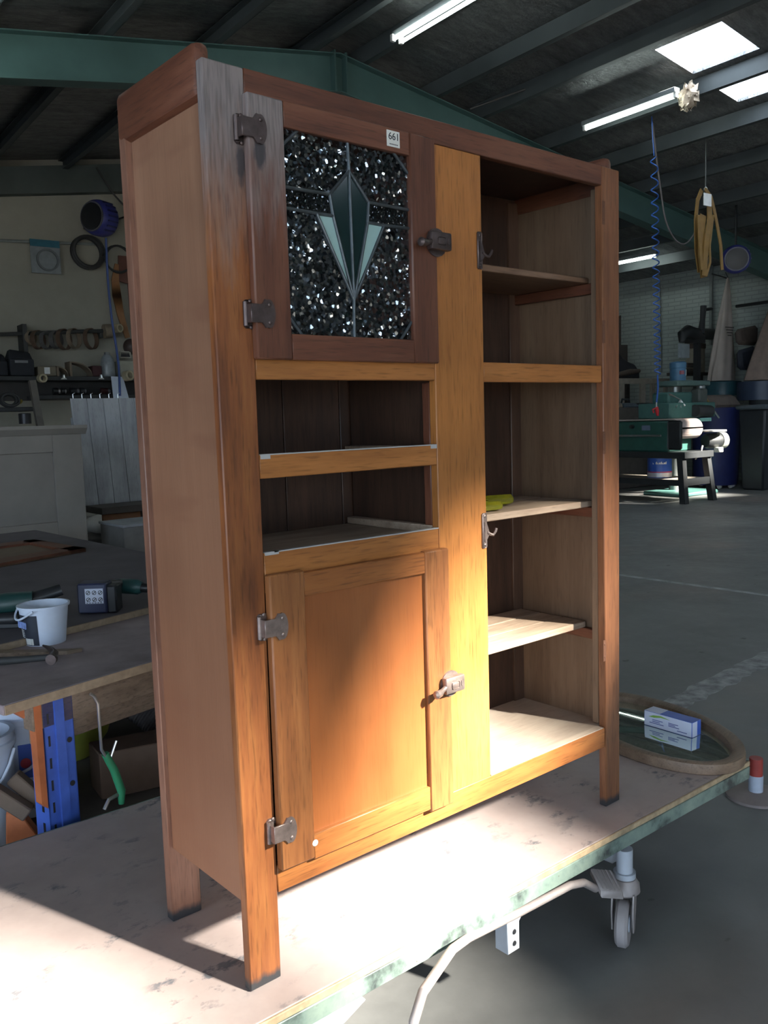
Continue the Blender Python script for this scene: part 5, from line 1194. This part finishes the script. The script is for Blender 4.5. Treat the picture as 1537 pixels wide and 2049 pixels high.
# dark tarp bundle and board behind, left
TA = P('dark_tarp', (.028, .028, .033), .8)
pt = 11.3
a, c, z0, z1 = rect(1200, 722, 1281, 757, pt)
b = B(); pts = [(1200, 724), (1236, 700), (1247, 716), (1258, 724), (1271, 729), (1280, 742), (1281, 757), (1200, 757)]
b.prism([SP(x, y, pt) for x, y in pts], (0, .4, 0), .02)
t = thing('tarp_bundle', 'slumped dark bundle on top of the timber frame next to the cabinet', 'bundle', ((a+c)/2, pt+.2, z0), 'S')
obj('bundle', b, TA, t); obj('brown_fold', B().tube([SP(1225, 752, pt-.02), SP(1262, 744, pt-.03), SP(1279, 742, pt-.03)], [.04, .06, .04], 10), P('brown_cloth', (.10, .075, .06), .8), t)
obj('prop', B().box(a+.3, a+.4, pt+.1, pt+.2, 0, z0).box(c-.3, c-.2, pt+.1, pt+.2, 0, z0), DKW, t)
obj('leaning_board', B().prism([SP(1220, 642, 11.75), SP(1243, 631, 11.75), SP(1243, 690, 11.75), SP(1256, 690, 11.75), SP(1256, 735, 11.75), SP(1220, 735, 11.75)], (0, .05, 0)), DKW, frame='S', label='dark stepped board leaning on the brick wall', cat='board')
# black bench vice shape with hanging sheet and boxes right of it
pv = 9.9
V_ = thing('black_machine_arm', 'black horn-shaped machine arm in front of the brick wall', 'machine', tuple(SP(1390, 690, pv)), 'S')
b = B().tube([SP(1364, 685, pv), SP(1366, 670, pv), SP(1376, 663, pv), SP(1388, 668, pv), SP(1402, 668, pv+.15), SP(1425, 669, pv+.3)], [.05, .10, .12, .12, .11, .11], 12)
obj('arm', b, DGD, V_)
obj('arm_block', sbox(1388, 672, 1412, 686, pv+.0, pv+.2), DGD, V_)
obj('post', B().tube([SP(1408, 612, pv), SP(1406, 640, pv), SP(1403, 668, pv)], [.06, .05, .07], 8), DGD, V_)
obj('bar', B().tube([SP(1408, 620, pv), SP(1424, 618, pv)], .03, 6), DGD, V_)
obj('leg', B().box(SP(1400, 690, pv).x-.05, SP(1400, 690, pv).x+.05, pv, pv+.1, 0, SP(1400, 686, pv).z), DGD, V_)
obj('wall_bar', B().tube([SQ(1473, 613, 15.9), SQ(1545, 603, 15.9)], .03, 6), DGD, frame='S', label='thin black bar along the brick wall right of the calico bag', cat='bar')
a, c, z0, z1 = rect(1358, 688, 1380, 715, 10.0)
obj('white_sheet', B().box(a, c, 10.0, 10.02, z0, z1).tube([(a, 10.01, z0), (c, 10.01, z0)], .012, 6), P('sheet_white', (.30, .34, .36), .6), frame='S', label='small white sheet hanging below the black machine arm', cat='sheet')
a, c, z0, z1 = rect(1389, 697, 1411, 745, 10.42)
CB_ = thing('cardboard_box', 'cream cardboard carton behind the calico bag', 'box', ((a+c)/2, 10.5, z0), 'S')
obj('box_body', B().box(a, c, 10.42, 10.6, z0, z1, .005), P('cream_carton', (.30, .265, .21), .8), CB_); obj('box_lid', B().box(a-.015, c+.015, 10.41, 10.61, z1, z1+.10, .005), P('dark_lid', (.08, .055, .045), .7), CB_)
obj('shelf_unit', B().box(a-.5, c+.1, 10.4, 10.7, z0-.06, z0-.001).box(a-.45, a-.37, 10.5, 10.6, 0, z0-.06).box(c-.02, c+.06, 10.5, 10.6, 0, z0-.06), DKW, frame='S', label='dark shelf along the brick wall carrying the cream carton', cat='shelf')
for i, (x0, y0, x1, y1, mt_, lb) in enumerate(((1374, 726, 1398, 735, DKW, 'dark timber stack right of the blue motor, upper piece'), (1378, 737, 1399, 745, DKW, 'dark timber stack right of the blue motor, lower piece'), (1352, 737, 1366, 752, P('grey_tin', (.12, .11, .115), .6), 'grey tin left of the blue motor'))):
    a_, c_, z0_, z1_ = rect(x0, y0, x1, y1, 10.3); obj('stacked_piece', B().box(a_, c_, 10.28, 10.38, z0_, z1_, .012), mt_, frame='S', label=lb, cat='block')
for i, (x0, y0, x1, y1, mt_, lb) in enumerate(((1480, 648, 1522, 690, P('brown_sack', (.085, .065, .055), .85), 'dark brown sack between the two dust bags'), (1483, 690, 1518, 740, P('navy_cloth', (.03, .035, .05), .8), 'dark navy bundle below the brown sack'))):
    a_, c_, z0_, z1_ = rect(x0, y0, x1, y1, 9.2)
    obj('bundle', B().hexa([(a_+.05, 9.2, z0_), (c_-.05, 9.2, z0_), (c_-.05, 9.34, z0_), (a_+.05, 9.34, z0_)], [(a_, 9.22, z1_-.1), (c_, 9.22, z1_), (c_, 9.34, z1_), (a_, 9.34, z1_-.12)], .06), mt_, frame='S', label=lb, cat='bundle')
t, c_, r_ = reel(1472, 519, 8.2, 28, (-.75, -.62, -.1), 'blue hose reel hanging from the roof near the right edge', 30)
hr = t
for ch in list(t.children):
    if ch.name.startswith('bracket'): bpy.data.objects.remove(ch)
obj('hanger', B().tube([(c_.x, c_.y, c_.z+r_*.9), (c_.x, c_.y, roofz(c_.x)-.002)], .02, 6), BLACK, hr)
# brown cover over the bin
a, c, z0, z1 = rect(1418, 790, 1474, 814, 9.1); z0 = hB+.002
obj('brown_cover', B().hexa([(a, 8.95, z0), (c, 8.95, z0), (c, 9.5, z0), (a, 9.5, z0)], [(a+.06, 9.05, z1), (c-.12, 9.05, z1+.0), (c-.12, 9.4, z1), (a+.06, 9.4, z1)], .05), P('brown_cover', (.15, .12, .105), .85), frame='S', label='brown cloth cover over the blue bin', cat='cover')

# ---- hanging hose, straps, cables
BLH = P('coil_hose_blue', (.03, .11, .42), .35)
ph = 7.3
tp, bt = SP(1309, 312, ph), SP(1316, 750, ph)
pts = []; turns = 23; N = turns*14
for i in range(N+1):
    t_ = i/N; u = t_**1.0
    a_ = 2*math.pi*turns*(t_**.80 if False else (0.62*t_+.38*t_**2)); rr = .045*(1-.12*t_)
    c = tp+(bt-tp)*t_
    pts.append((c.x+rr*math.cos(a_), c.y+rr*math.sin(a_), c.z))
HC = thing('coil_hose', 'blue coiled air hose with a red nozzle hanging right of the cabinet', 'hose', tuple(bt), 'S')
obj('coil', B().tube(pts, .0085, 6), BLH, HC)
obj('hose_top', B().tube([SP(1300, 60, ph), SP(1302, 180, ph), SP(1306, 270, ph), SP(1309, 312, ph)], .008, 6), BLH, HC)
obj('hose_tail', B().tube([bt, SP(1317, 775, ph), SP(1314, 805, ph)], .011, 8), BLH, HC)
n0 = SP(1314, 805, ph); nz = obj('coupling', B().tube([n0, SP(1314, 815, ph)], .009, 8), STEEL, HC)
RED_ = P('nozzle_red', (.55, .02, .03), .35)
obj('nozzle', B().tube([SP(1314, 814, ph), SP(1315, 822, ph), SP(1316, 832, ph)], [.02, .028, .018], 10).tube([SP(1312, 817, ph), SP(1306, 819, ph), SP(1308, 826, ph)], .010, 8), RED_, HC, label='red blow-gun nozzle')
cable('hanging_cable', [(1300, 60, 7.4), (1303, 200, 7.4), (1312, 300, 7.4), (1322, 380, 7.4), (1332, 440, 7.4), (1350, 478, 7.4), (1370, 488, 7.4), (1388, 470, 7.4), (1392, 450, 7.4)], .011, P('pinkish_cable', (.13, .11, .11), .6), 'grey cable hanging in a loop beside the blue coiled hose')
YS = P('yellow_strap', (.22, .12, .028), .7)
pS = 7.0
hk = SP(1412, 380, pS)
SG = thing('strap_bundle', 'bundle of yellow lifting straps hanging from a chain', 'straps', tuple(hk), 'S')
obj('chain', B().tube([hk+Vector((0, 0, .03)), hk+Vector((0, 0, .4)), Vector((hk.x, hk.y, roofz(hk.x)-.002))], .008, 6), P('chain_grey', (.12, .12, .12), .5, .5), SG)
obj('shackle', B().lathe(ring_prof(.025, .036, -.008, .008), tuple(hk), (0, 1, 0), 16, closed=True), STEEL, SG)
def strap(pxs, w, lbl=None):
    w *= 1.45
    cen = [SP(x, y, pS-.02*d) for x, y, d in pxs]; b = B()
    L_ = []; 
    for i, c in enumerate(cen):
        t_ = (cen[min(i+1, len(cen)-1)]-cen[max(i-1, 0)]).normalized(); nrm = Vector((t_.z, 0, -t_.x)).normalized(); L_.append((c+nrm*w, c-nrm*w))
    for i in range(len(cen)-1): b.prism([L_[i][0], L_[i+1][0], L_[i+1][1], L_[i][1]], (0, .012, 0))
    bmesh.ops.remove_doubles(b.bm, verts=b.bm.verts, dist=.0004); obj('strap', b, YS, SG)
strap([(1405, 380, 0), (1397, 400, 0), (1393, 440, 0), (1394, 500, 0), (1400, 545, 0)], .022)
strap([(1412, 378, 1), (1424, 395, 1), (1430, 420, 1), (1437, 455, 1), (1443, 490, 1), (1446, 540, 1)], .020)
strap([(1408, 430, 2), (1404, 470, 2), (1404, 510, 2), (1409, 555, 2)], .045)
strap([(1420, 400, 3), (1421, 440, 3), (1415, 480, 3), (1412, 520, 3), (1410, 552, 3)], .035)
strap([(1399, 430, 4), (1401, 480, 4), (1406, 540, 4)], .02)
strap([(1428, 430, 1), (1421, 490, 1), (1422, 525, 1), (1414, 552, 1)], .014)
obj('white_tag', sbox(1409, 387, 1424, 412, pS-.12, pS-.11, 0), WHITE, SG)
cable('wall_cable', [(1424, 548, 10.0), (1440, 552, 9.9), (1456, 557, 9.82)], .012, CABLE, 'thin cable from wall conduit to the calico bag top')
for i, (x0, y0, x1, y1) in enumerate(((1413, 560, 1408, 612), (1487, 560, 1486, 660))):
    pass
# ---- round-based stand partly hidden by the trolley
bs = hitz(1512, 1594, 0)
t = thing('pedestal_stand', 'low white and red pedestal on a round base beyond the right trolley end', 'stand', (bs.x, bs.y, 0), 'S')
obj('base', B().lathe([(0, 0), (.105, 0), (.105, .010), (.09, .016), (.03, .024), (0, .024)], tuple(bs), (0, 0, 1), 36), P('stand_pink', (.25, .20, .19), .6), t)
obj('column', B().cyl((bs.x, bs.y, .024), (bs.x, bs.y, .085), .026, 20), P('stand_white', (.45, .50, .60), .5), t)
obj('collar', B().cyl((bs.x, bs.y, .085), (bs.x, bs.y, .15), .024, 20), P('stand_red', (.35, .05, .04), .5), t)
# ---- thin painted floor line
FL = P('worn_floor_paint', (.34, .35, .36), .7, var=.35, vs=9)
a_, c_ = WZ(1238, 1150, 0), WZ(1600, 1200, 0); d = (c_-a_).normalized(); n_ = Vector((-d.y, d.x, 0))*.03
obj('floor_line', B().prism([a_-n_, c_-n_, c_+n_, a_+n_], (0, 0, .0015)), FL, label='thin pale painted line across the concrete floor', cat='line')

b = B(); rnd = random.Random(3); e0, e1 = WZ(1345, 1412, 0), WZ(1600, 1285, 0); d = (e1-e0); n_ = Vector((-d.y, d.x, 0)).normalized(); up_l, dn_l = [], []  # broad pale stripe with ragged edges, laid on the floor
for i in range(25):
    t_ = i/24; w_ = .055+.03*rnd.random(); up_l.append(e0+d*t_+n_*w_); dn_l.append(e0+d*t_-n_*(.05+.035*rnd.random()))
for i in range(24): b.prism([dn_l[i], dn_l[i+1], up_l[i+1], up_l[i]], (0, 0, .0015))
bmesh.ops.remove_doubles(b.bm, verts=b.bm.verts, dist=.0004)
obj('floor_line', b, P('pale_floor_stripe', (.30, .30, .305), .7, var=.5, vs=14), label='broad uneven whitish stripe on the floor beyond the oval mirror', cat='line')

cable('roof_cable', [(941, 218, 8.3), (1070, 172, 7.8), (1130, 152, 7.6), (1250, 110, 7.0), (1310, 88, 6.7), (1420, 38, 6.1), (1500, 4, 5.7)], .014, CABLE, 'dark cable running along a roof purlin above the skylight')
b = B(); rnd = random.Random(5); c = SP(1378, 178, 6.35); c.z -= .08
b.ball(tuple(c), .11, (.8, 1.1, 1.2), 20)
for v in b.bm.verts: v.co += Vector((rnd.uniform(-.035, .035), rnd.uniform(-.035, .035), rnd.uniform(-.05, .04)))
obj('torn_insulation', b, P('insulation_tan', (.42, .34, .26), .9, var=.4, vs=12), frame='S', label='torn tan insulation hanging at the corner of the skylight', cat='insulation')
